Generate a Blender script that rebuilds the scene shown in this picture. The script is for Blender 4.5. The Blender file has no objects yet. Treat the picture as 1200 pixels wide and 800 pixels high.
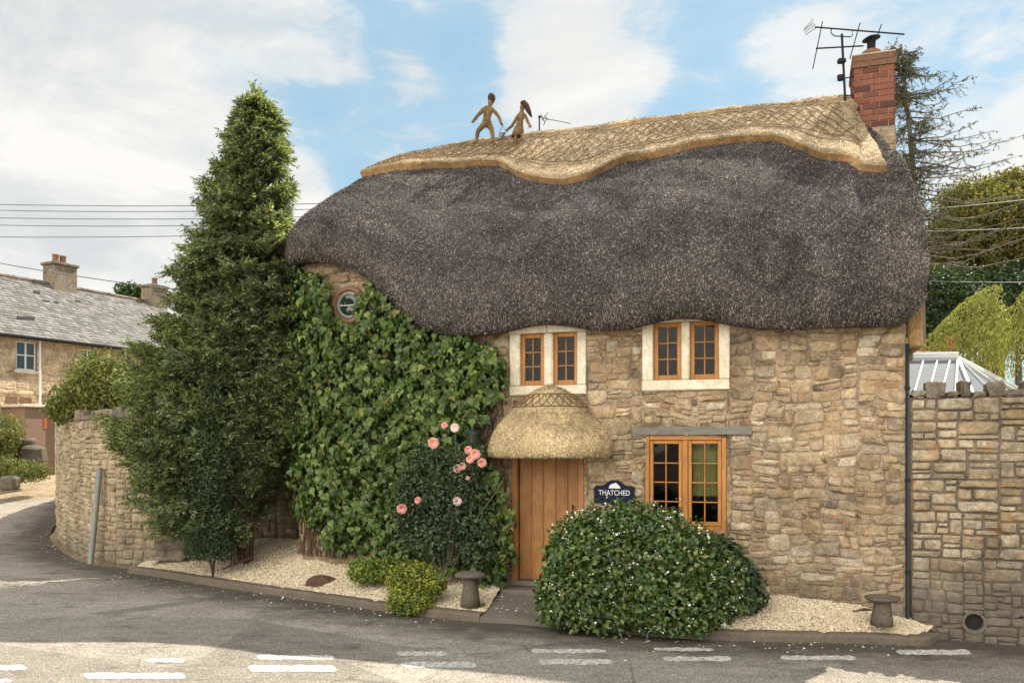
import bpy, math, random
import numpy as np
from mathutils import Vector, Matrix
random.seed(7); RG = np.random.default_rng(7)
R = math.radians
C = bpy.context.scene.collection
sc = bpy.context.scene

# ------------------------------------------------------------------ camera
EYE, F, HOR = 2.15, 1000.0, 520.0            # eye height, focal length in 1200-px units, horizon row
cam_d = bpy.data.cameras.new('camera'); cam = bpy.data.objects.new('camera', cam_d); C.objects.link(cam)
cam.location = (0, 0, EYE); cam.rotation_euler = (R(90), 0, 0)
cam_d.sensor_width = 36; cam_d.lens = 30; cam_d.shift_y = 0.1; cam_d.clip_start = 0.1; cam_d.clip_end = 3000
sc.camera = cam

# ------------------------------------------------------------------ light
SUN_AZ, SUN_EL = 44.0, 51.5                  # azimuth to the right of +Y, elevation
sd = bpy.data.lights.new('sun', 'SUN'); sun = bpy.data.objects.new('sun', sd); C.objects.link(sun)
sd.energy = 5.0; sd.angle = R(0.55); sd.color = (1.0, 0.91, 0.76)
to_sun = Vector((math.sin(R(SUN_AZ))*math.cos(R(SUN_EL)), math.cos(R(SUN_AZ))*math.cos(R(SUN_EL)), math.sin(R(SUN_EL))))
sun.rotation_euler = to_sun.to_track_quat('Z', 'Y').to_euler(); sun.location = (10, 20, 30)
sc.view_settings.view_transform = 'Standard'; sc.view_settings.look = 'None'
sc.view_settings.exposure = 0.95; sc.view_settings.gamma = 1.0
sc.render.engine = 'CYCLES'
sc.cycles.max_bounces = 8; sc.cycles.transparent_max_bounces = 12
sc.cycles.use_denoising = True

class NT:
    """small helper around a node tree"""
    def __init__(s, t): s.t = t; s.n = t.nodes; s.l = t.links
    def new(s, typ, **k):
        n = s.n.new(typ)
        for a, b in k.items(): setattr(n, a, b)
        return n
    def link(s, a, b): s.l.new(a, b)
    def setin(s, sock, v):
        if isinstance(v, bpy.types.NodeSocket): s.l.new(v, sock)
        elif v is not None:
            if isinstance(v, (tuple, list)) and len(v) == 3 and sock.type == 'RGBA': v = (*v, 1)
            sock.default_value = v
    def math(s, op, a, b=None, c=None, clamp=False):
        n = s.new('ShaderNodeMath', operation=op, use_clamp=clamp)
        for i, v in enumerate((a, b, c)):
            if v is not None: s.setin(n.inputs[i], v)
        return n.outputs[0]
    def mix(s, f, a, b, bt='MIX'):
        n = s.new('ShaderNodeMix', data_type='RGBA', blend_type=bt)
        s.setin(n.inputs[0], f); s.setin(n.inputs[6], a); s.setin(n.inputs[7], b)
        return n.outputs[2]
    def noise(s, vec, scale, detail=4, rough=.6, dist=0):
        n = s.new('ShaderNodeTexNoise'); s.setin(n.inputs['Vector'], vec)
        n.inputs['Scale'].default_value = scale; n.inputs['Detail'].default_value = detail
        n.inputs['Roughness'].default_value = rough; n.inputs['Distortion'].default_value = dist
        return n.outputs['Fac']
    def vor(s, vec, scale, feature='F1', out='Distance', rnd=1.0):
        n = s.new('ShaderNodeTexVoronoi', feature=feature); s.setin(n.inputs['Vector'], vec)
        n.inputs['Scale'].default_value = scale; n.inputs['Randomness'].default_value = rnd
        return n.outputs[out]
    def ramp(s, f, stops, interp='LINEAR'):
        n = s.new('ShaderNodeValToRGB'); s.setin(n.inputs[0], f); e = n.color_ramp.elements
        n.color_ramp.interpolation = interp
        while len(e) < len(stops): e.new(.5)
        for i, (p, c) in enumerate(stops):
            e[i].position = p
            e[i].color = (c, c, c, 1) if isinstance(c, (int, float)) else (*c, 1)
        return n.outputs[0]
    def scale(s, vec, k):
        n = s.new('ShaderNodeMapping'); s.setin(n.inputs['Vector'], vec); n.inputs['Scale'].default_value = k
        return n.outputs[0]

# world: sky + clouds fixed to directions
w = bpy.data.worlds.new('World'); sc.world = w; w.use_nodes = True
N = NT(w.node_tree); N.n.clear()
sky = N.new('ShaderNodeTexSky', sky_type='NISHITA', sun_disc=False)
sky.sun_elevation = R(SUN_EL); sky.sun_rotation = R(SUN_AZ); sky.air_density = 1.0; sky.dust_density = 0.6; sky.ozone_density = 1.2
tc = N.new('ShaderNodeTexCoord'); dirv = tc.outputs['Generated']
nrm = N.new('ShaderNodeVectorMath', operation='NORMALIZE'); N.link(dirv, nrm.inputs[0]); dv = nrm.outputs[0]
warp = N.new('ShaderNodeTexNoise'); N.link(dv, warp.inputs['Vector']); warp.inputs['Scale'].default_value = 5; warp.inputs['Detail'].default_value = 4
wm = N.new('ShaderNodeVectorMath', operation='MULTIPLY_ADD'); N.link(warp.outputs['Color'], wm.inputs[0]); wm.inputs[1].default_value = (.22, .22, .22); N.link(dv, wm.inputs[2])
ws = N.new('ShaderNodeVectorMath', operation='SUBTRACT'); N.link(wm.outputs[0], ws.inputs[0]); ws.inputs[1].default_value = (.11, .11, .11)
def cloud_blob(px, py, deg, k):
    d = Vector(((px-600)/F, 1, (HOR-py)/F)).normalized()
    dn = N.new('ShaderNodeVectorMath', operation='DISTANCE'); N.link(ws.outputs[0], dn.inputs[0]); dn.inputs[1].default_value = d
    mr = N.new('ShaderNodeMapRange', interpolation_type='SMOOTHSTEP')
    N.link(dn.outputs['Value'], mr.inputs['Value'])
    mr.inputs['From Min'].default_value = 0; mr.inputs['From Max'].default_value = 2*math.sin(R(deg)/2)
    mr.inputs['To Min'].default_value = k; mr.inputs['To Max'].default_value = 0
    return mr.outputs[0]
tot = None
for b in [(-60, 240, 26, 1.3), (130, 300, 15, 1.0), (300, 330, 11, .85), (390, 290, 6.5, .6), (20, 30, 12, .5), (-300, 100, 25, .9), (690, 110, 8.5, .95), (640, 60, 4, .25),
          (480, 62, 4, .42), (330, 5, 5, .45), (1190, 190, 6.5, .8), (960, 110, 7, .35), (780, 60, 5, .35), (1500, 200, 20, .9), (700, 380, 14, .4), (1000, 330, 12, .4), (850, -350, 22, .6), (100, -500, 25, .6)]:
    v = cloud_blob(*b); tot = v if tot is None else N.math('ADD', tot, v)
fb = N.noise(N.scale(dv, (1, 1, 2.6)), 6.5, 8, .6, .4)
fac = N.math('ADD', N.math('MULTIPLY', tot, .8), N.math('MULTIPLY', N.math('SUBTRACT', fb, .42), 1.7))
cl = N.ramp(fac, [(0.0, .04), (.26, .16), (.5, .78), (.8, .98)])
shade = N.noise(N.scale(dv, (1, 1, 2.2)), 5.0, 7, .62, .5)
lfd = N.new('ShaderNodeVectorMath', operation='DISTANCE'); N.link(ws.outputs[0], lfd.inputs[0]); lfd.inputs[1].default_value = Vector((-.6, 1, .27)).normalized()
grey = N.math('MULTIPLY', N.ramp(shade, [(.36, 0.0), (.6, 1.0)]), N.ramp(lfd.outputs['Value'], [(.15, 1.0), (.9, .25)]))
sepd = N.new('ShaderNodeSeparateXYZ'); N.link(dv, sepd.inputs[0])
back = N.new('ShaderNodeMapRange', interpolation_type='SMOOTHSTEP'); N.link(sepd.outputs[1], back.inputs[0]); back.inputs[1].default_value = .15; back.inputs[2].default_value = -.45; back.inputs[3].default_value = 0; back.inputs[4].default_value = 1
bk = back.outputs[0]                          # bright cloud bank added behind the camera as fill light for the facade
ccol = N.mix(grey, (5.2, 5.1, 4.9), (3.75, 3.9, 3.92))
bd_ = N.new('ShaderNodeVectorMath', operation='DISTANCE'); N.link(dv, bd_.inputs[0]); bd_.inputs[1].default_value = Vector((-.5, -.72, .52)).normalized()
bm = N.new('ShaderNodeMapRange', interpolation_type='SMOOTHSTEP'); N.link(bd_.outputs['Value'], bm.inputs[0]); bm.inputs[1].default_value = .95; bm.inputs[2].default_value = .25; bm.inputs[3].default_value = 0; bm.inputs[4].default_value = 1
ccol = N.mix(bk, ccol, N.mix(bm.outputs[0], (6.6, 6.4, 6.0), (26, 24, 20.5)))  # added bank has a concentrated warm core for directional soft fill
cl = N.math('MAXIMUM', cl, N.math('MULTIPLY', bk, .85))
skyc = N.mix(.6, N.mix(1.0, sky.outputs[0], (.75, .82, .80), 'MULTIPLY'), (2.15, 3.5, 4.1))
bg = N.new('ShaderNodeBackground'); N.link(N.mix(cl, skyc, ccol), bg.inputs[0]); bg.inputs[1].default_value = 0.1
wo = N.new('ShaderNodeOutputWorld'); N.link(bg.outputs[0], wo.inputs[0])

# ------------------------------------------------------------------ materials
def mat(name, build):
    m = bpy.data.materials.new(name); m.use_nodes = True; n = NT(m.node_tree); n.n.clear()
    out = n.new('ShaderNodeOutputMaterial'); m['o'] = 1
    n.link(build(n), out.inputs[0]); return m
def pri(n, col, rough=.9, bump=None, bs=.3, bd=.01, spec=.3, metal=0):
    p = n.new('ShaderNodeBsdfPrincipled'); n.setin(p.inputs['Base Color'], col); n.setin(p.inputs['Roughness'], rough)
    p.inputs['Specular IOR Level'].default_value = spec; p.inputs['Metallic'].default_value = metal
    if bump is not None:
        b = n.new('ShaderNodeBump'); b.inputs['Strength'].default_value = bs; b.inputs['Distance'].default_value = bd
        n.link(bump, b.inputs['Height']); n.link(b.outputs[0], p.inputs['Normal'])
    return p.outputs[0]
def obj(n): return n.new('ShaderNodeTexCoord').outputs['Object']
def isl(n): return n.new('ShaderNodeNewGeometry').outputs['Random Per Island']
def posn(n): return n.new('ShaderNodeNewGeometry').outputs['Position']

def stone_mat(name, stops, mortar, smear=.5, dark=None, k=1.0):
    def b(n):
        o = posn(n); r = isl(n)
        base = n.ramp(r, stops)
        v = n.noise(o, 13, 9, .8, .5)
        base = n.mix(1, base, n.ramp(v, [(.30, .42), (.5, .95), (.70, 1.6)]), 'MULTIPLY')
        iron = n.ramp(n.noise(o, 5.5, 5, .65, .6), [(.52, 0.0), (.68, .7)])
        base = n.mix(iron, base, (.36*k, .20*k, .09*k))
        pit = n.ramp(n.noise(o, 60, 3, .6), [(.3, .45), (.46, 1.0)])
        base = n.mix(.8, base, pit, 'MULTIPLY')
        sm = n.ramp(n.noise(o, 4.5, 10, .8, .5), [(.60-.16*smear, 0.0), (.66-.10*smear, 1.0)])
        mc = n.mix(1, (*mortar,), n.ramp(n.noise(o, 30, 6, .75), [(.3, .5), (.7, 1.45)]), 'MULTIPLY')
        base = n.mix(n.math('MULTIPLY', sm, min(1, .55+.4*smear)), base, mc)
        big = n.ramp(n.noise(o, 1.3, 7, .7, .6), [(.32, .42), (.5, .92), (.66, 1.25)])
        base = n.mix(.85, base, big, 'MULTIPLY')
        if dark:                                  # damp, lichened band near the foot of the wall
            z0, z1, amt = dark
            sep = n.new('ShaderNodeSeparateXYZ'); n.link(o, sep.inputs[0])
            zz = n.math('ADD', sep.outputs[2], n.math('MULTIPLY', n.math('SUBTRACT', n.noise(o, 2.6, 7, .75), .5), .9*(z1-z0)+.55))
            mr = n.new('ShaderNodeMapRange'); n.link(zz, mr.inputs[0]); mr.inputs[1].default_value = z0; mr.inputs[2].default_value = z1
            mr.inputs[3].default_value = 1; mr.inputs[4].default_value = 0
            base = n.mix(n.math('MULTIPLY', mr.outputs[0], amt), base, n.mix(n.noise(o, 11, 6, .75), (.035, .03, .028), (.22, .19, .16)))
        h = n.math('ADD', n.math('MULTIPLY', n.noise(o, 22, 9, .72), 1.0), n.math('MULTIPLY', n.noise(o, 90, 4, .6), .4))
        return pri(n, base, .93, h, .9, .03, .2)
    return mat(name, b)
ST_COT = stone_mat('rubble stone', [(0, (.27, .185, .11)), (.15, (.46, .335, .20)), (.32, (.30, .225, .145)), (.5, (.60, .475, .30)), (.65, (.38, .275, .17)), (.8, (.17, .13, .10)), (.92, (.72, .63, .48)), (1, (.45, .38, .29))], (.44, .35, .25), .85, (.1, .9, .4))
MO_COT = stone_mat('lime mortar', [(0, (.33, .25, .17)), (1, (.44, .35, .25))], (.20, .15, .105), .5, (.1, .9, .4))
ST_RW = stone_mat('squared stone', [(0, (.34, .26, .16)), (.3, (.45, .365, .25)), (.6, (.39, .325, .24)), (.85, (.54, .46, .34)), (1, (.30, .24, .17))], (.27, .22, .165), .5, (.35, .95, .85))
MO_RW = stone_mat('dark mortar', [(0, (.17, .14, .11)), (1, (.21, .17, .13))], (.22, .185, .14), .4, (.35, .95, .8))
ST_LW = stone_mat('yard wall stone', [(0, (.36, .29, .19)), (.4, (.46, .38, .26)), (.75, (.40, .33, .23)), (1, (.52, .44, .31))], (.32, .26, .18), .55, (-.1, .55, .6))
ST_CAP = stone_mat('coping stone', [(0, (.14, .12, .10)), (.5, (.27, .23, .18)), (1, (.20, .175, .14))], (.11, .10, .09), .5)
ST_FAR = stone_mat('ashlar', [(0, (.55, .43, .29)), (.5, (.64, .51, .36)), (1, (.48, .37, .26))], (.42, .32, .21), .3)

def straw_mat(name, cols, rough=.75, tr=0):
    def b(n):
        r = isl(n); o = obj(n)
        c = n.ramp(r, cols)
        c = n.mix(.9, c, n.ramp(n.noise(o, 1.6, 7, .65, .6), [(.32, .5), (.5, .95), (.66, 1.4)]), 'MULTIPLY')
        return pri(n, c, rough, None, spec=.35)
    return mat(name, b)
def thatch_base(name, dark, light, stretch=(1, 1, 1), sc1=55):
    def b(n):
        o = n.scale(obj(n), stretch)
        v = n.noise(o, sc1, 5, .75)
        v2 = n.noise(o, sc1*.22, 4, .6)
        c = n.mix(n.ramp(v, [(.4, 0.0), (.66, 1.0)]), dark, light)
        c = n.mix(.7, c, n.ramp(v2, [(.3, .6), (.7, 1.3)]), 'MULTIPLY')
        c = n.mix(.9, c, n.ramp(n.noise(obj(n), 1.6, 7, .65, .6), [(.32, .5), (.5, .95), (.66, 1.4)]), 'MULTIPLY')
        return pri(n, c, .9, v, 1.0, .03, .2)
    return mat(name, b)
M_THB = thatch_base('weathered thatch', (.020, .0175, .021), (.155, .138, .142), (1, 1, 1), 75)
M_THS = straw_mat('weathered straw ends', [(0, (.024, .021, .022)), (.45, (.075, .066, .064)), (.70, (.18, .158, .150)), (.9, (.32, .285, .265)), (1, (.52, .47, .42))])
M_RGB = thatch_base('ridge straw', (.28, .20, .115), (.54, .425, .27), (1, 1, 1), 48)
M_RGE = thatch_base('cut straw edge', (.32, .195, .09), (.54, .37, .19), (1, 1, .4), 60)
M_RGS = straw_mat('pale straw ends', [(0, (.20, .145, .09)), (.35, (.42, .33, .21)), (.8, (.57, .475, .325)), (1, (.72, .63, .47))])
M_CNB = thatch_base('canopy straw', (.38, .28, .15), (.70, .56, .34), (1, 1, 1), 60)
M_CNS = straw_mat('canopy straw ends', [(0, (.2, .13, .06)), (.3, (.50, .38, .20)), (.75, (.76, .62, .39)), (1, (.88, .78, .56))])
M_LIG = mat('hazel rod', lambda n: pri(n, n.mix(n.noise(obj(n), 9, 3), (.10, .06, .03), (.26, .17, .09)), .8))
M_FIG = straw_mat('figure straw', [(0, (.08, .05, .025)), (.5, (.26, .18, .09)), (1, (.52, .40, .23))])
M_FIGB = thatch_base('bound straw', (.12, .075, .035), (.38, .27, .14), (1, 1, .5), 60)
M_HAIR = mat('dark brown straw', lambda n: pri(n, n.mix(n.noise(obj(n), 60, 3), (.018, .011, .008), (.08, .045, .024)), .85, n.noise(obj(n), 70, 3), .8, .02))

def wood_mat(name, a, b_, grain=(14, 14, 1.2), rough=.5):
    def b(n):
        o = n.scale(obj(n), grain)
        c = n.mix(n.ramp(n.noise(o, 5, 6, .65, .8), [(.3, 0.0), (.7, 1.0)]), a, b_)
        c = n.mix(.6, c, n.ramp(n.noise(obj(n), 2.2, 4, .6), [(.3, .6), (.7, 1.2)]), 'MULTIPLY')
        c = n.mix(.5, c, n.ramp(isl(n), [(0, .75), (1, 1.15)]), 'MULTIPLY')
        return pri(n, c, rough, n.noise(o, 9, 5, .6), .35, .01, .35)
    return mat(name, b)
M_OAK = wood_mat('varnished oak', (.30, .125, .03), (.50, .235, .07))
M_DOOR = wood_mat('oak door board', (.26, .11, .032), (.46, .225, .08))
M_LINT = wood_mat('weathered timber', (.12, .11, .10), (.27, .25, .22), (1.2, 14, 14), .9)
M_SUR = mat('limestone dressing', lambda n: pri(n, n.mix(.8, n.mix(n.ramp(n.noise(posn(n), 6, 8, .75), [(.35, 0.0), (.7, 1.0)]), (.56, .49, .37), (.82, .77, .65)), n.ramp(n.noise(posn(n), 34, 4, .6), [(.28, .62), (.5, 1.0)]), 'MULTIPLY'), .85, n.noise(posn(n), 20, 8, .7), .5, .015, .2))
def glass_b(n):
    g = n.new('ShaderNodeBsdfGlossy'); g.inputs['Roughness'].default_value = .02
    wv = n.new('ShaderNodeBump'); wv.inputs['Strength'].default_value = .25; wv.inputs['Distance'].default_value = .02
    n.link(n.noise(obj(n), 5, 2, .5), wv.inputs['Height']); n.link(wv.outputs[0], g.inputs['Normal'])
    t = n.new('ShaderNodeBsdfTransparent'); t.inputs[0].default_value = (.8, .84, .82, 1)
    f = n.new('ShaderNodeFresnel'); f.inputs[0].default_value = 1.55
    m = n.new('ShaderNodeMixShader'); n.link(n.math('MULTIPLY', f.outputs[0], .45, clamp=True), m.inputs[0]); n.link(t.outputs[0], m.inputs[1]); n.link(g.outputs[0], m.inputs[2])
    return m.outputs[0]
M_GLASS = mat('window glass', glass_b)
M_LEAD = mat('dark grey iron', lambda n: pri(n, (.022, .024, .027), .85, n.noise(obj(n), 30, 4), .2, .005, .12))
M_DARK = mat('dark interior', lambda n: pri(n, (.015, .015, .015), .9))
M_BLIND = mat('olive blind', lambda n: pri(n, n.mix(n.noise(n.scale(obj(n), (40, 1, 1)), 2, 2), (.16, .16, .05), (.42, .38, .13)), .8))
M_WHITE = mat('white paint', lambda n: pri(n, n.mix(n.noise(obj(n), 9, 5, .7), (.62, .62, .60), (.80, .80, .78)), .5))
M_ALU = mat('pale aluminium', lambda n: pri(n, n.mix(n.noise(obj(n), 5, 5, .7), (.42, .46, .48), (.66, .68, .69)), .4))
M_BRICK = mat('red brick', lambda n: pri(n, n.mix(.8, n.ramp(isl(n), [(0, (.10, .045, .035)), (.4, (.22, .088, .06)), (.8, (.16, .062, .046)), (1, (.08, .038, .035))]), n.ramp(n.noise(obj(n), 30, 6, .75), [(.3, .55), (.7, 1.4)]), 'MULTIPLY'), .9, n.noise(obj(n), 60, 5), .5, .01, .2))
M_BRKD = mat('sooty brick', lambda n: pri(n, n.mix(n.noise(obj(n), 20, 6, .75), (.06, .04, .035), (.26, .14, .09)), .9, n.noise(obj(n), 60, 5), .5, .01, .2))
M_BMORT = mat('brick mortar', lambda n: pri(n, n.mix(n.noise(obj(n), 40, 4), (.34, .27, .21), (.5, .42, .33)), .9))
M_TERRA = mat('clay pot', lambda n: pri(n, n.mix(n.noise(obj(n), 14, 5, .7), (.13, .075, .05), (.34, .19, .12)), .85, n.noise(obj(n), 50, 3), .3, .01))
M_RTILE = mat('red ridge tile', lambda n: pri(n, n.mix(n.noise(obj(n), 12, 5, .7), (.30, .07, .03), (.50, .16, .07)), .8))
def slate_b(n):
    o = obj(n); bt = n.new('ShaderNodeTexBrick'); n.link(o, bt.inputs['Vector'])
    bt.inputs['Color1'].default_value = (.24, .235, .225, 1); bt.inputs['Color2'].default_value = (.40, .385, .36, 1); bt.inputs['Mortar'].default_value = (.09, .085, .08, 1)
    bt.inputs['Scale'].default_value = 1.0; bt.inputs['Brick Width'].default_value = .26; bt.inputs['Row Height'].default_value = .17; bt.inputs['Mortar Size'].default_value = .012
    c = n.mix(.8, bt.outputs[0], n.ramp(n.noise(o, 2.2, 8, .75), [(.3, .6), (.7, 1.35)]), 'MULTIPLY')
    c = n.mix(n.ramp(n.noise(o, 9, 6, .7), [(.58, 0.0), (.7, .6)]), c, (.46, .42, .30))
    return pri(n, c, .8, bt.outputs['Fac'], -.6, .03, .3)
M_SLATE = mat('old roof slate', slate_b)

def asphalt_b(n):
    o = posn(n)
    fine = n.vor(o, 95, 'F1', 'Color'); bw = n.new('ShaderNodeSeparateColor'); n.link(fine, bw.inputs[0])
    agg = n.ramp(bw.outputs[0], [(0, .45), (.6, .95), (.92, 1.5), (1, 2.1)])
    base = n.mix(n.ramp(n.noise(o, .55, 7, .65, .4), [(.3, 0.0), (.7, 1.0)]), (.25, .222, .19), (.36, .32, .275))
    base = n.mix(.85, base, agg, 'MULTIPLY')
    base = n.mix(.8, base, n.ramp(n.noise(n.scale(o, (1, 2.6, 1)), 1.9, 7, .7, .6), [(.28, .68), (.5, 1.0), (.72, 1.12)]), 'MULTIPLY')
    cell = n.new('ShaderNodeSeparateColor'); n.link(n.vor(n.scale(o, (.8, 1.3, 1)), .42, 'F1', 'Color'), cell.inputs[0])
    base = n.mix(.8, base, n.ramp(cell.outputs[0], [(0, .66), (.3, .88), (.7, 1.05)], 'CONSTANT'), 'MULTIPLY')
    base = n.mix(n.ramp(n.noise(n.scale(o, (1, 2.2, 1)), 1.1, 8, .75, 1.0), [(.56, 0.0), (.64, .65)]), base, (.085, .072, .06))
    crack = n.ramp(n.vor(n.scale(o, (1, 1.7, 1)), .8, 'DISTANCE_TO_EDGE'), [(0, 0.4), (.012, 1.0)])
    base = n.mix(n.ramp(n.noise(o, .7, 3), [(.5, 0.0), (.6, .7)]), base, n.mix(1, base, crack, 'MULTIPLY'))
    # damp, dirty gutter close to the kerb: a stain that follows the kerb line
    at = n.new('ShaderNodeAttribute', attribute_name='gutter')
    g = n.math('ADD', at.outputs['Fac'], n.math('MULTIPLY', n.math('SUBTRACT', n.noise(n.scale(o, (1, 1.6, 1)), 1.7, 6, .7, .5), .5), 1.0))
    gm = n.ramp(g, [(.42, 0.0), (.85, .80)])
    base = n.mix(gm, base, (.045, .034, .027))
    return pri(n, base, n.math('SUBTRACT', .92, n.math('MULTIPLY', gm, .15)), n.math('ADD', bw.outputs[0], n.noise(o, 8, 4)), .5, .008, .25)
M_ROAD = mat('worn asphalt', asphalt_b)
M_SOIL = mat('dry earth', lambda n: pri(n, n.mix(n.noise(posn(n), 1.2, 8, .7), (.16, .11, .07), (.34, .26, .17)), .95, n.noise(posn(n), 14, 6), .6, .03))
M_VERGE = mat('dusty verge', lambda n: pri(n, n.mix(n.ramp(n.noise(posn(n), 1.6, 8, .75), [(.35, 0.0), (.65, 1.0)]), (.17, .13, .07), (.42, .33, .23)), .95, n.noise(posn(n), 14, 6), .6, .04))
M_KERB = mat('worn kerb concrete', lambda n: pri(n, n.mix(.85, n.mix(n.noise(posn(n), 2.2, 7, .7), (.085, .068, .052), (.20, .165, .13)), n.ramp(n.noise(posn(n), 55, 5, .7), [(.3, .55), (.7, 1.3)]), 'MULTIPLY'), .92, n.noise(posn(n), 50, 6), .6, .01))
M_PAVE = mat('worn step concrete', lambda n: pri(n, n.mix(n.noise(posn(n), 2.6, 8, .72), (.09, .078, .066), (.21, .185, .155)), .92, n.noise(posn(n), 40, 6), .5, .01))
M_GRVB = mat('gravel bed', lambda n: pri(n, n.mix(.8, n.ramp(n.vor(posn(n), 42, 'F1', 'Color'), [(0, (.34, .27, .18)), (.5, (.52, .43, .31)), (1, (.66, .57, .43))]), n.ramp(n.vor(posn(n), 42), [(0, 1.2), (.6, .55)]), 'MULTIPLY'), .9, n.vor(posn(n), 42), -1.0, .02))
M_GRV = mat('gravel', lambda n: pri(n, n.ramp(isl(n), [(0, (.34, .26, .17)), (.25, (.52, .42, .29)), (.7, (.63, .53, .39)), (1, (.78, .71, .58))]), .8, n.noise(obj(n), 60, 3), .3, .01, .3))
M_PAINT = mat('worn road paint', lambda n: pri(n, n.mix(n.ramp(n.noise(posn(n), 26, 8, .8), [(.46, 0.0), (.58, 1.0)]), (.30, .27, .235), (.72, .70, .65)), .8, n.noise(posn(n), 90, 3), .4, .006))
M_PETAL = mat('fallen petal', lambda n: pri(n, n.ramp(isl(n), [(0, (.8, .78, .74)), (.8, (.85, .80, .76)), (1, (.6, .48, .3))]), .7))
M_STAD = mat('mossy stone', lambda n: pri(n, n.mix(.7, n.mix(n.noise(posn(n), 7, 7, .75), (.06, .05, .042), (.19, .158, .12)), n.ramp(n.noise(posn(n), 40, 4), [(.3, .5), (.6, 1.2)]), 'MULTIPLY'), .93, n.noise(posn(n), 25, 8, .7), .9, .02))
M_POST = mat('galvanised post', lambda n: pri(n, n.mix(n.noise(obj(n), 8, 6, .7), (.15, .16, .155), (.33, .34, .32)), .55, n.noise(obj(n), 30, 4), .2, .005, .4, .35))
M_NAVY = mat('navy sign enamel', lambda n: pri(n, n.mix(n.noise(obj(n), 9, 4), (.006, .009, .028), (.012, .017, .045)), .6, spec=.15))
M_ZINC = mat('dull zinc', lambda n: pri(n, n.mix(n.noise(obj(n), 20, 4), (.10, .11, .12), (.25, .26, .28)), .5, metal=.5))
M_LAMPG = mat('dark green lantern paint', lambda n: pri(n, n.mix(n.noise(obj(n), 20, 4), (.014, .032, .032), (.03, .06, .055)), .5))
M_CABLE = mat('grey cable', lambda n: pri(n, (.12, .13, .14), .6))
M_POSTR = mat('brown stucco', lambda n: pri(n, n.mix(n.noise(obj(n), 8, 6), (.20, .125, .09), (.30, .20, .145)), .9))

def leaf_mat(name, stops, tr=.35, rough=.45, spec=.4, big=1.0, tcol=(1.4, 1.7, .5)):
    def b(n):
        r = isl(n)
        c = n.ramp(r, stops)
        c = n.mix(.8, c, n.ramp(n.noise(posn(n), big, 4, .6), [(.3, .62), (.65, 1.25)]), 'MULTIPLY')
        p = pri(n, c, rough, spec=spec)
        t = n.new('ShaderNodeBsdfTranslucent'); n.setin(t.inputs[0], n.mix(1, c, tcol, 'MULTIPLY'))
        m = n.new('ShaderNodeMixShader'); m.inputs[0].default_value = tr; n.link(p, m.inputs[1]); n.link(t.outputs[0], m.inputs[2])
        return m.outputs[0]
    return mat(name, b)
L_CON = leaf_mat('conifer spray', [(0, (.045, .078, .050)), (.45, (.12, .165, .090)), (.8, (.25, .285, .14)), (1, (.44, .44, .22))], .45, .5, .3, 2.6, (1.5, 1.5, .7))
L_JUN = leaf_mat('blue green needle', [(0, (.035, .062, .034)), (.6, (.065, .105, .055)), (1, (.12, .155, .08))], .35, .55, .3)
L_CRP = leaf_mat('creeper leaf', [(0, (.030, .062, .014)), (.35, (.072, .128, .026)), (.75, (.14, .20, .045)), (.985, (.23, .27, .07)), (1, (.26, .14, .05))], .35, .38, .5, 2.2)
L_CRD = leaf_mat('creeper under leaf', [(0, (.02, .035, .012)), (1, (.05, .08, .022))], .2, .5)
L_ROS = leaf_mat('rose leaf', [(0, (.028, .05, .024)), (.6, (.055, .085, .04)), (1, (.095, .13, .05))], .25, .4, .5, 2)
L_YEL = leaf_mat('lime flower head', [(0, (.16, .19, .03)), (.5, (.32, .32, .05)), (1, (.50, .46, .08))], .35, .5, .3, 3)
L_ALC = leaf_mat('ladys mantle leaf', [(0, (.05, .10, .03)), (1, (.12, .19, .055))], .3, .45, .4, 3)
L_BSH = leaf_mat('bush leaf', [(0, (.028, .058, .018)), (.45, (.065, .115, .03)), (.85, (.13, .185, .045)), (1, (.23, .21, .07))], .25, .3, .6, 3.4)
L_BRN = leaf_mat('olive brown foliage', [(0, (.04, .055, .016)), (.5, (.11, .105, .028)), (1, (.24, .17, .05))], .4, .6, .2, .35)
L_DGR = leaf_mat('dark hedge leaf', [(0, (.014, .028, .012)), (.6, (.03, .06, .02)), (1, (.07, .10, .03))], .25, .6, .3, .5)
L_WIL = leaf_mat('willow leaf', [(0, (.15, .17, .04)), (.5, (.27, .28, .07)), (1, (.42, .40, .14))], .3, .55, .3, 1.6, (1.2, 1.3, .6))
L_FIG = leaf_mat('yellow green leaf', [(0, (.065, .085, .018)), (.5, (.13, .155, .032)), (1, (.23, .23, .06))], .3, .5, .4, 1.6, (1.2, 1.35, .6))
L_LAR = leaf_mat('sparse needle', [(0, (.025, .035, .02)), (1, (.08, .085, .045))], .2, .7)
M_BARK = mat('bark', lambda n: pri(n, n.mix(n.noise(n.scale(obj(n), (6, 6, 1)), 6, 6, .7), (.045, .025, .018), (.17, .095, .065)), .92, n.noise(n.scale(obj(n), (6, 6, 1)), 9, 6), .9, .02))
M_BARKG = mat('grey bark', lambda n: pri(n, n.mix(n.noise(n.scale(obj(n), (6, 6, 1)), 6, 6, .7), (.07, .06, .05), (.2, .17, .13)), .92))
M_ROSE = leaf_mat('pink petal', [(0, (.84, .40, .36)), (.5, (.89, .54, .49)), (1, (.93, .70, .64))], .3, .6, .2, 9, (1.1, .9, .8))
M_ROSW = leaf_mat('pale petal', [(0, (.86, .66, .62)), (1, (.92, .84, .80))], .3, .6, .2, 9, (1.1, 1, 1))
M_FLW = leaf_mat('white petal', [(0, (.76, .76, .72)), (1, (.9, .9, .87))], .2, .6, .2, 9, (1, 1, 1))

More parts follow.
